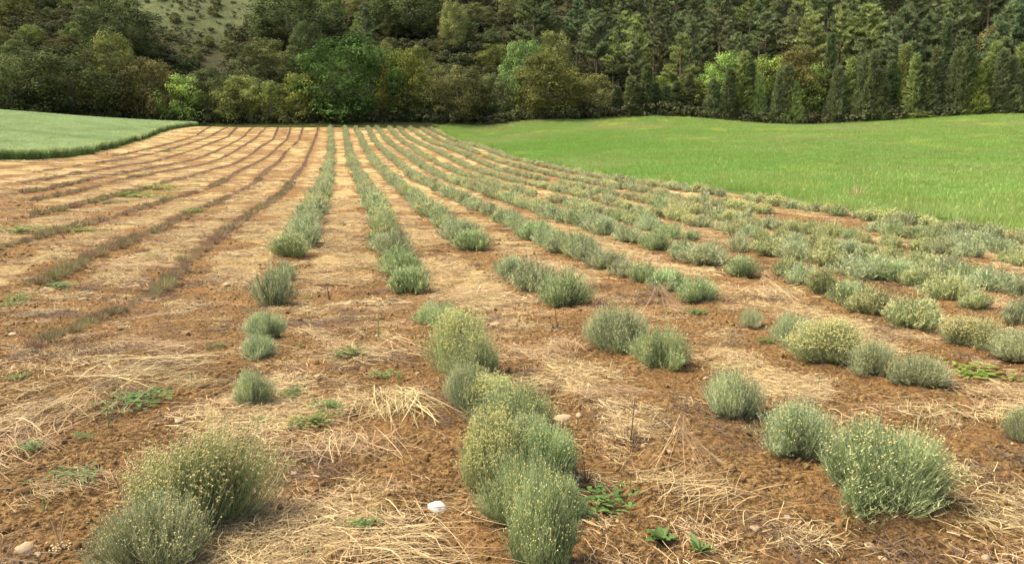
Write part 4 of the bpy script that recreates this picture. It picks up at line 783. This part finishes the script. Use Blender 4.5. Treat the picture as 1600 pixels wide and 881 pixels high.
for i, (x, y, w) in enumerate(STONES):
    w *= 1. if i == 0 else .8
    sub = 2 if i == 0 else 1
    o = link('stone', rock_mesh('stone', 100+i, M_WHITE if i == 0 else M_STONE, sub, .62, .36), None, (x, y, gz(x, y)+float(soil_relief(np.array([x]), np.array([y]))[0])+w*.02), i*1.7, (w*.52, w*.40, w*.42))
    lab = SL[i] if i < 3 else by_bush(['flat buff stone', 'rounded buff stone', 'small buff stone'][i % 3], x, y)
    tag(o, lab, 'stone', 'loose stones on the soil')

# ------------------------------------------------------------------ weeds
def leaf_shape(L, W, droop, k=5, lobes=0, seed=0):
    """a leaf along +X with a folded midrib"""
    r = np.random.default_rng(seed); t = np.linspace(0, 1, k); w = W*np.sin(pi*np.clip(t, .03, 1)**.8)*.5+.002
    if lobes: w = w*(1+.35*np.sin(t*lobes*2*pi))
    x = L*t; z = L*(.55*t-droop*t*t)
    V = []; Q = []
    for i in range(k): V += [[x[i], -w[i], z[i]+w[i]*.35], [x[i], 0, z[i]], [x[i], w[i], z[i]+w[i]*.35]]
    for i in range(k-1): b = i*3; Q += [[b, b+1, b+4, b+3], [b+1, b+2, b+5, b+4]]
    return np.array(V), Q
WEEDNAME = {'broad': ('rosette_weed', 'broad-leaved dark green weed'), 'tongue': ('tongue_weed', 'tongue-leaved green weed'), 'dark': ('creeping_weed', 'low dark green creeping weed'),
            'stem': ('upright_weed', 'upright leafy green weed'), 'yellow': ('flowering_weed', 'yellow-green flowering weed')}
LEAFM = {}
for kd, (L, W, dr, lob) in {'broad': (.5, .26, .45, 0), 'tongue': (.6, .20, .30, 0), 'dark': (.34, .16, .5, 2), 'stem': (.42, .15, .55, 0), 'yellow': (.3, .10, .3, 0)}.items():
    V, Q = leaf_shape(L, W, dr, 6, lob); LEAFM[kd] = build_mesh('leaf', V, None, Q, {'rnd': np.random.default_rng(1).random(len(V))}, [M_WEED], True)
def small_weed(kd, seed):
    r = np.random.default_rng(seed+50); g = Geo(); n = 110 if kd in ('dark', 'yellow') else 44
    for i in range(n):
        V, Q = leaf_shape(r.uniform(.12, .26), r.uniform(.05, .10), r.uniform(.2, .7), 4)
        t = r.random()*2*pi; R = np.array([[cos(t), -sin(t), 0], [sin(t), cos(t), 0], [0, 0, 1]])
        hgt = r.random()**1.2*(1.0 if kd == 'stem' else .5); off = r.normal(size=2)*(.07 if kd == 'stem' else .30)
        g.add(V@R.T*(.75 if kd == 'stem' else .9)+[off[0], off[1], hgt*.8], None, Q, r.random())
    if kd == 'stem': g.tube([[0, 0, -.03], [.02, .01, .4], [0, .03, .85]], [.02, .016, .008], 5, .4)
    return g.mesh(WEEDNAME[kd][0], [M_WEED])
SW = {(k, v): small_weed(k, v*9+len(k)) for k in WEEDNAME for v in range(2)}
for i, (kd, x, y, w, h) in enumerate(WEEDS):
    nm, look = WEEDNAME[kd]
    loc = (x, y, gz(x, y)+float(soil_relief(np.array([x]), np.array([y]))[0])+.004); r = np.random.default_rng(i)
    big = kd in ('broad', 'tongue') and i < 2
    if big:
        o = link(nm, None, None, loc); nl = 15 if kd == 'broad' else 7
        for j in range(nl):
            e = link('leaf', LEAFM[kd], o, (0, 0, .0), 0, (w*(.5+.4*r.random()),)*3)
            e.rotation_euler = (r.normal()*.2, -r.uniform(.0, .75), j*2.4+r.normal()*.3)
        lab = ['broad-leaved glossy green weed low on the bare soil between two rows', 'tongue-leaved green weed standing beside the broad-leaved one'][i]
    else:
        o = link(nm, SW[(kd, i % 2)], None, loc, r.random()*6, (w*.95, w*.95, max(h, w*.35)*.95))
        lab = by_bush(look, x, y)
        o.color = (1.75, 1.55, .85, 1) if kd == 'yellow' else ((.95, 1.05, 1.0, 1) if i % 3 else (1.2, 1.15, .9, 1))
    tag(o, lab, 'weed', 'green weeds between the rows')

# ------------------------------------------------------------------ dry stalks, straw heaps, dead plants
def heap(kind, seed):
    r = np.random.default_rng(seed+800); g = Geo()
    if kind in ('pile', 'fan'):
        n = 150 if kind == 'pile' else 90; base = r.random()*pi
        if kind == 'pile':
            c = np.stack([r.normal(size=n)*.28, r.normal(size=n)*.17, r.random(n)**2*.07+.01], 1); th = base+r.normal(size=n)*.6
            d = np.stack([np.cos(th), np.sin(th), r.normal(size=n)*.07], 1)*(.16+.30*r.random(n)**2)[:, None]
            A, B = c-d, c+d; M = c+r.normal(size=(n, 3))*.09
        else:
            th = base+r.normal(size=n)*.55; L = .15+.5*r.random(n); A = r.normal(size=(n, 3))*.10; A[:, 2] = .02+.06*r.random(n)
            B = np.stack([np.cos(th)*L, np.sin(th)*L, .0+.03*r.random(n)], 1); M = (A+B)/2+r.normal(size=(n, 3))*.06; M[:, 2] += .05*r.random(n)
        for X_ in (A, B, M): X_[:, 2] = np.maximum(X_[:, 2], 0)
        d = B-A; sd = np.cross(d, [0, 0, 1.]); sd /= np.linalg.norm(sd, axis=1, keepdims=True)+1e-9; sd[:, 2] += r.normal(size=n)*.4
        g.ribbons(bezier(A, M, B, 5), .0042*np.array([.7, 1, 1, .9, .5])[None]*(.4+1.0*r.random((n, 1))), sd, np.clip(r.normal(.42, .28, n), 0, 1))
    elif kind in ('sheaf', 'arch'):
        n = 46; th = np.where(r.random(n) < .6, r.normal(size=n)*.35-.5, r.normal(size=n)*1.0-pi/2); L = .32+.2*r.random(n)
        A = np.stack([r.normal(size=n)*.025, r.normal(size=n)*.025+.1, .50+.06*r.normal(size=n)], 1)
        if kind == 'arch': A[:, 2] *= .62
        B = np.stack([np.cos(th)*L*1.3, np.sin(th)*L*.7, r.random(n)*.02], 1); M = (A*.55+B*.45)+r.normal(size=(n, 3))*.03; M[:, 2] += .05 if kind == 'arch' else -.03
        g.ribbons(bezier(A, M, B, 6), .0055*np.ones((1, 6))*(.4+.9*r.random((n, 1))), hdir(r, n), np.clip(r.normal(.7, .2, n), 0, 1))
    elif kind == 'stalk':
        for j in range(5):
            t = r.random()*6.28; e = np.array([cos(t)*.22, sin(t)*.22, .35+.5*r.random()]); p = bezier(np.zeros((1, 3)), np.array([[e[0]*.2, e[1]*.2, e[2]*.6]]), e[None], 5)[0]
            g.tube(p, [.010, .009, .007, .005, .003], 5, .75)
        g.octs(r.normal(size=(60, 3))*[.07, .07, .05]+[0, 0, .06], .03*(.6+.5*r.random(60)), .9+.1*r.random(60))
    elif kind == 'pale_tuft':
        n = 90; B = r.normal(size=(n, 3))*.08; B[:, 2] = 0; T = B*4.2+[0, 0, 1]*np.ones((n, 1))*(.3+.6*r.random((n, 1)))
        g.ribbons(bezier(B, (B*1.5+T)/2.2, T, 4), .014*np.ones((1, 4))*(.5+r.random((n, 1))), hdir(r, n), .5+.5*r.random(n))
    else:
        n = {'dead': 70, 'darkstalk': 26, 'deadbush': 240}[kind]; hh = {'dead': .34, 'darkstalk': .45, 'deadbush': .5}[kind]
        th = r.random(n)*6.28; L = (.14+.42*r.random(n))*(.5 if kind == 'darkstalk' else 1); B = np.stack([np.cos(th)*L*.15, np.sin(th)*L*.15, np.full(n, -.01)], 1)
        T = np.stack([np.cos(th)*L, np.sin(th)*L, hh*r.random(n)], 1); M = (B+T)/2+r.normal(size=(n, 3))*.06; M[:, 2] = np.maximum(M[:, 2], .02)
        g.ribbons(bezier(B, M, T, 4), (.016 if kind != 'deadbush' else .010)*np.array([1, .9, .7, .4])[None]*(.5+r.random((n, 1))), hdir(r, n), r.random(n))
        if kind == 'darkstalk': g.tube([[0, 0, 0], [.08, 0, .25], [.05, .05, .55]], [.03, .025, .012], 5, .3)
        if kind == 'dead': g.tube([[0, 0, 0], [.04, 0, .4], [.10, .02, .8]], [.014, .011, .006], 5, .4)
    mat = M_LAV if kind == 'deadbush' else (M_DEAD if kind in ('dead', 'darkstalk') else M_STRAW)
    return g.mesh('x', [mat])
DN = {'pile': ('straw_heap', 'flat heap of pale straw', 'straw heap'), 'fan': ('straw_heap', 'fanned heap of pale straw', 'straw heap'), 'sheaf': ('straw_sheaf', 'upright sheaf of dry stalks', 'straw sheaf'),
      'arch': ('straw_sheaf', 'arching tuft of dry pale stalks', 'straw sheaf'), 'stalk': ('dry_stalk', 'pale forked dry stalk', 'dry stalk'),
      'dead': ('dead_plant', 'dark dead plant', 'dead plant'), 'darkstalk': ('dead_plant', 'short dark dead stalk in the straw', 'dead plant'),
      'deadbush': ('dead_plant', 'withered purple-brown low bush', 'dead plant'), 'pale_tuft': ('dry_grass_tuft', 'bleached dry grass tuft standing in the green field', 'grass tuft')}
SZ = {'pile': .95, 'fan': .85, 'sheaf': .95, 'arch': .95, 'stalk': .6, 'dead': .9, 'darkstalk': 1.1, 'deadbush': .9, 'pale_tuft': 1.3}
for i, (kd, x, y, w) in enumerate(DRY):
    nm, look, cat = DN[kd]; me = heap(kd, i); me.name = nm; s = w/SZ[kd]
    rz = 0 if kd in ('sheaf', 'arch', 'stalk') else (i*1.1)
    zs = s if kd != 'pile' else min(s, 1.1)
    o = link(nm, me, None, (x, y, gz(x, y)+.012), rz, (s, s, zs))
    lab = look if kd in ('pale_tuft', 'darkstalk') else by_bush(look, x, y)
    tag(o, lab, cat, 'dry stalks and heaps left between the rows')

# ------------------------------------------------------------------ trees
def leaf_clumps(g, C, R, per, size, r, flat=.8, bias=.5):
    m = len(C)*per; ci = np.repeat(np.arange(len(C)), per)
    d = rdir(r, m); d[:, 2] = np.where(r.random(m) < bias, np.abs(d[:, 2]), d[:, 2])
    p = C[ci]+d*(R[ci]*(.5+.6*r.random(m)))[:, None]*np.array([1, 1, flat])
    nrm = d+np.array([0, 0, .25])+rdir(r, m)*.55; nrm /= np.linalg.norm(nrm, axis=1, keepdims=True)
    u = np.cross(nrm, rdir(r, m)); u /= np.linalg.norm(u, axis=1, keepdims=True)+1e-9; v = np.cross(nrm, u)
    s = (size*(.6+.8*r.random(m)))[:, None]; cl = r.random(len(C))
    a = np.clip(.12+.75*cl[ci]**1.5+.30*(r.random(m)-.4), 0, 1)
    g.quads(p-u*s*.5, p-v*s*.32, p+u*s*.5, p+v*s*.32, a)
def oak(seed, n=105, per=125, low=.08, clump=1.2, size=.27):
    """broad crown about 10 m wide and 9 m high"""
    r = np.random.default_rng(seed+1000); th = r.random(n)*2*pi; u = r.random(n); z = low+(1-low)*u
    prof = np.where(z < .45, .78+.22*(z/.45), np.sqrt(np.clip(1-((z-.45)/.58)**2, 0, 1)))*(1+.18*np.sin(th*2+seed)+.13*np.sin(th*3+z*7+seed*2))
    rr = 4.5*prof*np.where(r.random(n) < .8, .72+.28*r.random(n), .3+.4*r.random(n))
    C = np.stack([np.cos(th)*rr, np.sin(th)*rr, 8.6*z], 1); R = clump*(.6+.8*r.random(n))
    g = Geo(); leaf_clumps(g, C, R, per, size, r)
    t = Geo(); t.tube([[0, 0, -.6], [.1, 0, 1.2], [.05, .1, 3.], [.1, .1, 5.5]], [.36, .28, .2, .08], 8, .5)
    for j in range(9):
        a = r.random()*2*pi; h0 = r.uniform(.9, 3.6); L = r.uniform(2.2, 4.); e = np.array([cos(a)*L, sin(a)*L, h0+r.uniform(1.2, 3.4)])
        t.tube(bezier(np.array([[.05, .05, h0]]), np.array([[e[0]*.5, e[1]*.5, h0+.5]]), e[None], 5)[0], [.13, .11, .08, .05, .02], 5, r.random())
    return g.mesh('crown', [M_LEAF]), t.mesh('trunk', [M_BARK])
def pine(seed, first=.34):
    """tall pine about 14 m high, bare pale lower trunk"""
    r = np.random.default_rng(seed+2000); g = Geo(); t = Geo(); H = 14.
    t.tube([[0, 0, -.8], [.1, 0, H*.3], [.0, .1, H*.65], [.05, 0, H*.97]], [.19, .16, .11, .03], 7, .6)
    hs = np.arange(H*first, H*.985, .62)
    for h in hs:
        f = (h-H*first)/(H*(1-first)); L0 = 3.0*(1-f)**.75*(.55+.45*min(1, f*5))+.25
        for j in range(r.integers(4, 7)):
            if r.random() < .10: continue
            a = r.random()*2*pi; L = L0*r.uniform(.55, 1.15); e = np.array([cos(a)*L, sin(a)*L, h+L*r.uniform(.05, .45)])
            b = np.array([[.05, .05, h]]); M = np.array([[e[0]*.55, e[1]*.55, h-.02]]); p = bezier(b, M, e[None], 4)[0]
            t.tube(p, [.04, .03, .02, .01], 4, .5)
            nc = max(2, int(L/.42)); q = np.linspace(.35, 1, nc)
            c = np.concatenate([(1-s)**2*b+2*s*(1-s)*M+s*s*e[None] for s in q]); m = 26
            ci = np.repeat(np.arange(nc), m); d = rdir(r, nc*m); d[:, 2] = np.abs(d[:, 2])*1.1+.45
            P0 = c[ci]+rdir(r, nc*m)*.12; ln = .34+.26*r.random(nc*m); T = P0+d*ln[:, None]
            sd = np.cross(d, rdir(r, nc*m)); sd /= np.linalg.norm(sd, axis=1, keepdims=True)+1e-9
            w = .06
            g.tris(P0-sd*w, P0+sd*w, T, np.clip(r.random()*.6+.4*r.random(nc*m), 0, 1))
    return g.mesh('crown', [M_NEEDLE]), t.mesh('trunk', [M_PBARK])
def juniper(seed, H=8., W=3.4, n=900, power=.95):
    r = np.random.default_rng(seed+3000); g = Geo(); f = r.random(n)**1.25; th = r.random(n)*2*pi
    pr = W/2*(1-f)**power*(1+.22*np.sin(th*3+seed+f*5))*np.where(f < .08, .8, 1); rr = pr*(.45+.55*np.sqrt(r.random(n)))
    C = np.stack([np.cos(th)*rr, np.sin(th)*rr, f*H*.93], 1); m = 11; ci = np.repeat(np.arange(n), m)
    out = np.stack([np.cos(th), np.sin(th), np.full(n, 1.1)], 1)[ci]+r.normal(size=(n*m, 3))*.5
    out /= np.linalg.norm(out, axis=1, keepdims=True); k = min(1., W/3)
    P0 = C[ci]+r.normal(size=(n*m, 3))*.13*k; ln = (.30+.34*r.random(n*m))*(.6+.4*k); T = P0+out*ln[:, None]
    sd = np.cross(out, rdir(r, n*m)); sd /= np.linalg.norm(sd, axis=1, keepdims=True)+1e-9; w = .06*(.6+.4*k)
    g.tris(P0-sd*w, P0+sd*w, T, np.clip(.6*r.random(n)[ci]+.4*r.random(n*m), 0, 1))
    t = Geo(); t.tube([[0, 0, -.6], [.03, 0, H*.4], [0, .02, H*.9]], [.14, .09, .02], 6, .5)
    return g.mesh('crown', [M_NEEDLE]), t.mesh('trunk', [M_BARK])
TREES = {'oak': [oak(i) for i in range(4)], 'bush': [oak(i+20, 75, 90, .03, 1.2, .33) for i in range(4)], 'pine': [pine(i, .30+.06*i) for i in range(4)],
         'juniper': [juniper(i) for i in range(4)], 'spire': [juniper(i+9, 8., 1.6, 420, .6) for i in range(2)], 'cypress': [juniper(i+15, 9., 1.15, 520, .45) for i in range(2)]}
DIM = {'oak': (9.6, 9.3), 'bush': (9.8, 9.3), 'pine': (5.2, 14.2), 'juniper': (3.5, 8.), 'spire': (1.8, 8.), 'cypress': (1.25, 9.)}
NAMES = {'oak': 'oak_tree', 'bush': 'scrub_oak', 'pine': 'pine_tree', 'juniper': 'juniper_tree', 'spire': 'juniper_tree', 'cypress': 'cypress_tree'}
TC = {'olive': (.86, .89, .74), 'dkolive': (.62, .70, .60), 'ochre': (1.2, 1.18, .8), 'rust': (1.0, .86, .70), 'lime': (1.9, 2.3, 1.3), 'gold': (1.28, 1.30, .68), 'olivegold': (1.05, 1.12, .68),
      'deepgreen': (.50, .86, .52), 'brown': (.72, .64, .54), 'dkgold': (.78, .76, .52), 'midgreen': (1.0, 1.22, .85), 'palegold': (1.4, 1.38, 1.02), 'tan': (1.15, 1.05, .85),
      'limegreen': (1.45, 1.75, .95), 'rustolive': (1.25, 1.08, .8), 'green': (1.1, 1.4, .8), 'n': (1., 1., 1.), 'ndark': (.80, .87, .82), 'nlight': (1.5, 1.55, 1.2), 'nyel': (1.3, 1.25, .8), 'nblue': (.9, 1.05, 1.05)}
tree_i = [0]
def tree(kind, x, y, w, h, col, label, group):
    i = tree_i[0]; tree_i[0] += 1; cr, tr = TREES[kind][i % len(TREES[kind])]; dw, dh = DIM[kind]
    o = link(NAMES[kind], None, None, (x, y, gz(x, y)-.1), (i*2.39) % 6.28, (w/dw, w/dw, h/dh)); o.empty_display_size = 1
    c = link('crown', cr, o); c.color = (*TC[col], 1); link('trunk', tr, o); tag(o, label, 'tree', group)
LANDS = []; rank = {}
for (kind, bx, y, w, h, col, label, short) in TREE_LIST:
    if short: LANDS.append((bx/y, short))
    tree(kind, bx, y, w, h, col, label, 'trees along the field edge')
r1 = np.random.default_rng(5)
placed = []
def free(x, y, d):
    for (a, b, c) in placed:
        if (a-x)**2+(b-y)**2 < (d+c)**2*.25: return False
    return True
def up_slope(look, x, y):
    nm = min(LANDS, key=lambda l: abs(l[0]-x/y))[1]; rank[(look, nm)] = rank.get((look, nm), 0)+1
    return f'{look}, {ordinal(rank[(look, nm)])} up the slope behind the {nm}'
# the wooded slope
np_, no_ = 0, 0
cand = []
for yy in np.arange(9, 112, 5.6):
    for xx in np.arange(-150, 150, 5.4):
        cand.append((xx+r1.uniform(-2.2, 2.2), yy+r1.uniform(-2.2, 2.2)))
for (x, d) in cand:
    y = float(edge_y(x))+d
    if abs(x) > y*.73+7: continue
    b = x/y
    piny = b > .06+.10*(vnoise(np.array([x]), np.array([y]), 18, 2)[0]-.5)
    cl = float(clearing(np.array([x]), np.array([y]))[0])
    if piny:
        if np_ >= 285 or not free(x, y, 4.6): continue
        if d > 90 and r1.random() < .5: continue
        h = r1.uniform(11, 16); w = h*r1.uniform(.38, .48); col = r1.choice(['n', 'ndark', 'nlight', 'nblue'], p=[.42, .28, .18, .12])
        if r1.random() < .10: tree('bush', x, y, r1.uniform(4, 6), r1.uniform(4, 7), str(r1.choice(['olivegold', 'midgreen', 'brown', 'rustolive'])), up_slope('leafy tree among the pines', x, y), 'leafy trees among the pines')
        else:
            np_ += 1; tree('pine', x, y, w, h, str(col), up_slope({'n': 'slender pine', 'ndark': 'very dark pine', 'nlight': 'pale green pine', 'nblue': 'bluish pine'}[str(col)], x, y), 'pines on the wooded slope')
        placed.append((x, y, 4.6))
    else:
        if no_ >= 280: continue
        small = cl > .15 or r1.random() < .35
        if cl > .3 and r1.random() < .74: continue
        if -.50 < b < -.33 and 14 < d < 44: small = True
        size = r1.uniform(2.2, 4.2) if small else r1.uniform(4.2, 8.0)
        if not free(x, y, size*.92): continue
        no_ += 1; kind = 'bush' if small or r1.random() < .5 else 'oak'
        col = r1.choice(['olive', 'dkolive', 'brown', 'dkgold', 'olivegold', 'midgreen', 'tan', 'rustolive'], p=[.26, .30, .13, .10, .07, .06, .05, .03])
        if r1.random() < .06 and not small: tree('pine', x, y, 4.6, r1.uniform(9, 12), 'ndark', up_slope('lone dark pine among the oaks', x, y), 'pines among the oaks')
        else: tree(kind, x, y, size, size*r1.uniform(.72, .98), str(col), up_slope(('low ' if small else 'spreading ')+{'olive': 'olive', 'dkolive': 'dark', 'brown': 'brown', 'dkgold': 'gold-tinged', 'olivegold': 'yellowish', 'midgreen': 'fresh green', 'tan': 'tan', 'rustolive': 'rust-tinged'}[str(col)]+' oak', x, y), 'oaks on the bushy slope')
        placed.append((x, y, size*.92))
print('pines', np_, 'oaks', no_, 'trees', tree_i[0])
# undergrowth that nobody could count
def under(seed):
    r = np.random.default_rng(seed+4000); g = Geo(); n = 16
    C = np.stack([r.normal(size=n)*.7, r.normal(size=n)*.7, r.random(n)*.9+.1], 1); leaf_clumps(g, C, .35+.3*r.random(n), 26, .26, r)
    return g.mesh('undergrowth_clump', [M_UNDER])
UN = [under(i) for i in range(4)]
X = r1.uniform(-145, 145, 7000); D = r1.uniform(.5, 105, 7000)**1.; Y = edge_y(X)+D
k = (np.abs(X) < Y*.72+5) & (r1.random(7000) < 1-.55*clearing(X, Y)); X, Y = X[k], Y[k]
X2 = r1.uniform(-85, 85, 520); Y2 = edge_y(X2)+r1.uniform(1.0, 4., 520); X = np.r_[X, X2]; Y = np.r_[Y, Y2]; n = len(X); s = r1.uniform(.6, 1.7, n)*(1-.6*clearing(X, Y))
scatter('undergrowth', np.c_[X, Y, ground_z(X, Y)], np.c_[np.zeros((n, 2)), r1.random(n)*6.28], np.c_[s, s, s*r1.uniform(.7, 1.2, n)], np.arange(n) % 4, UN, 'dark scrubby undergrowth covering the wooded slope', 'undergrowth')
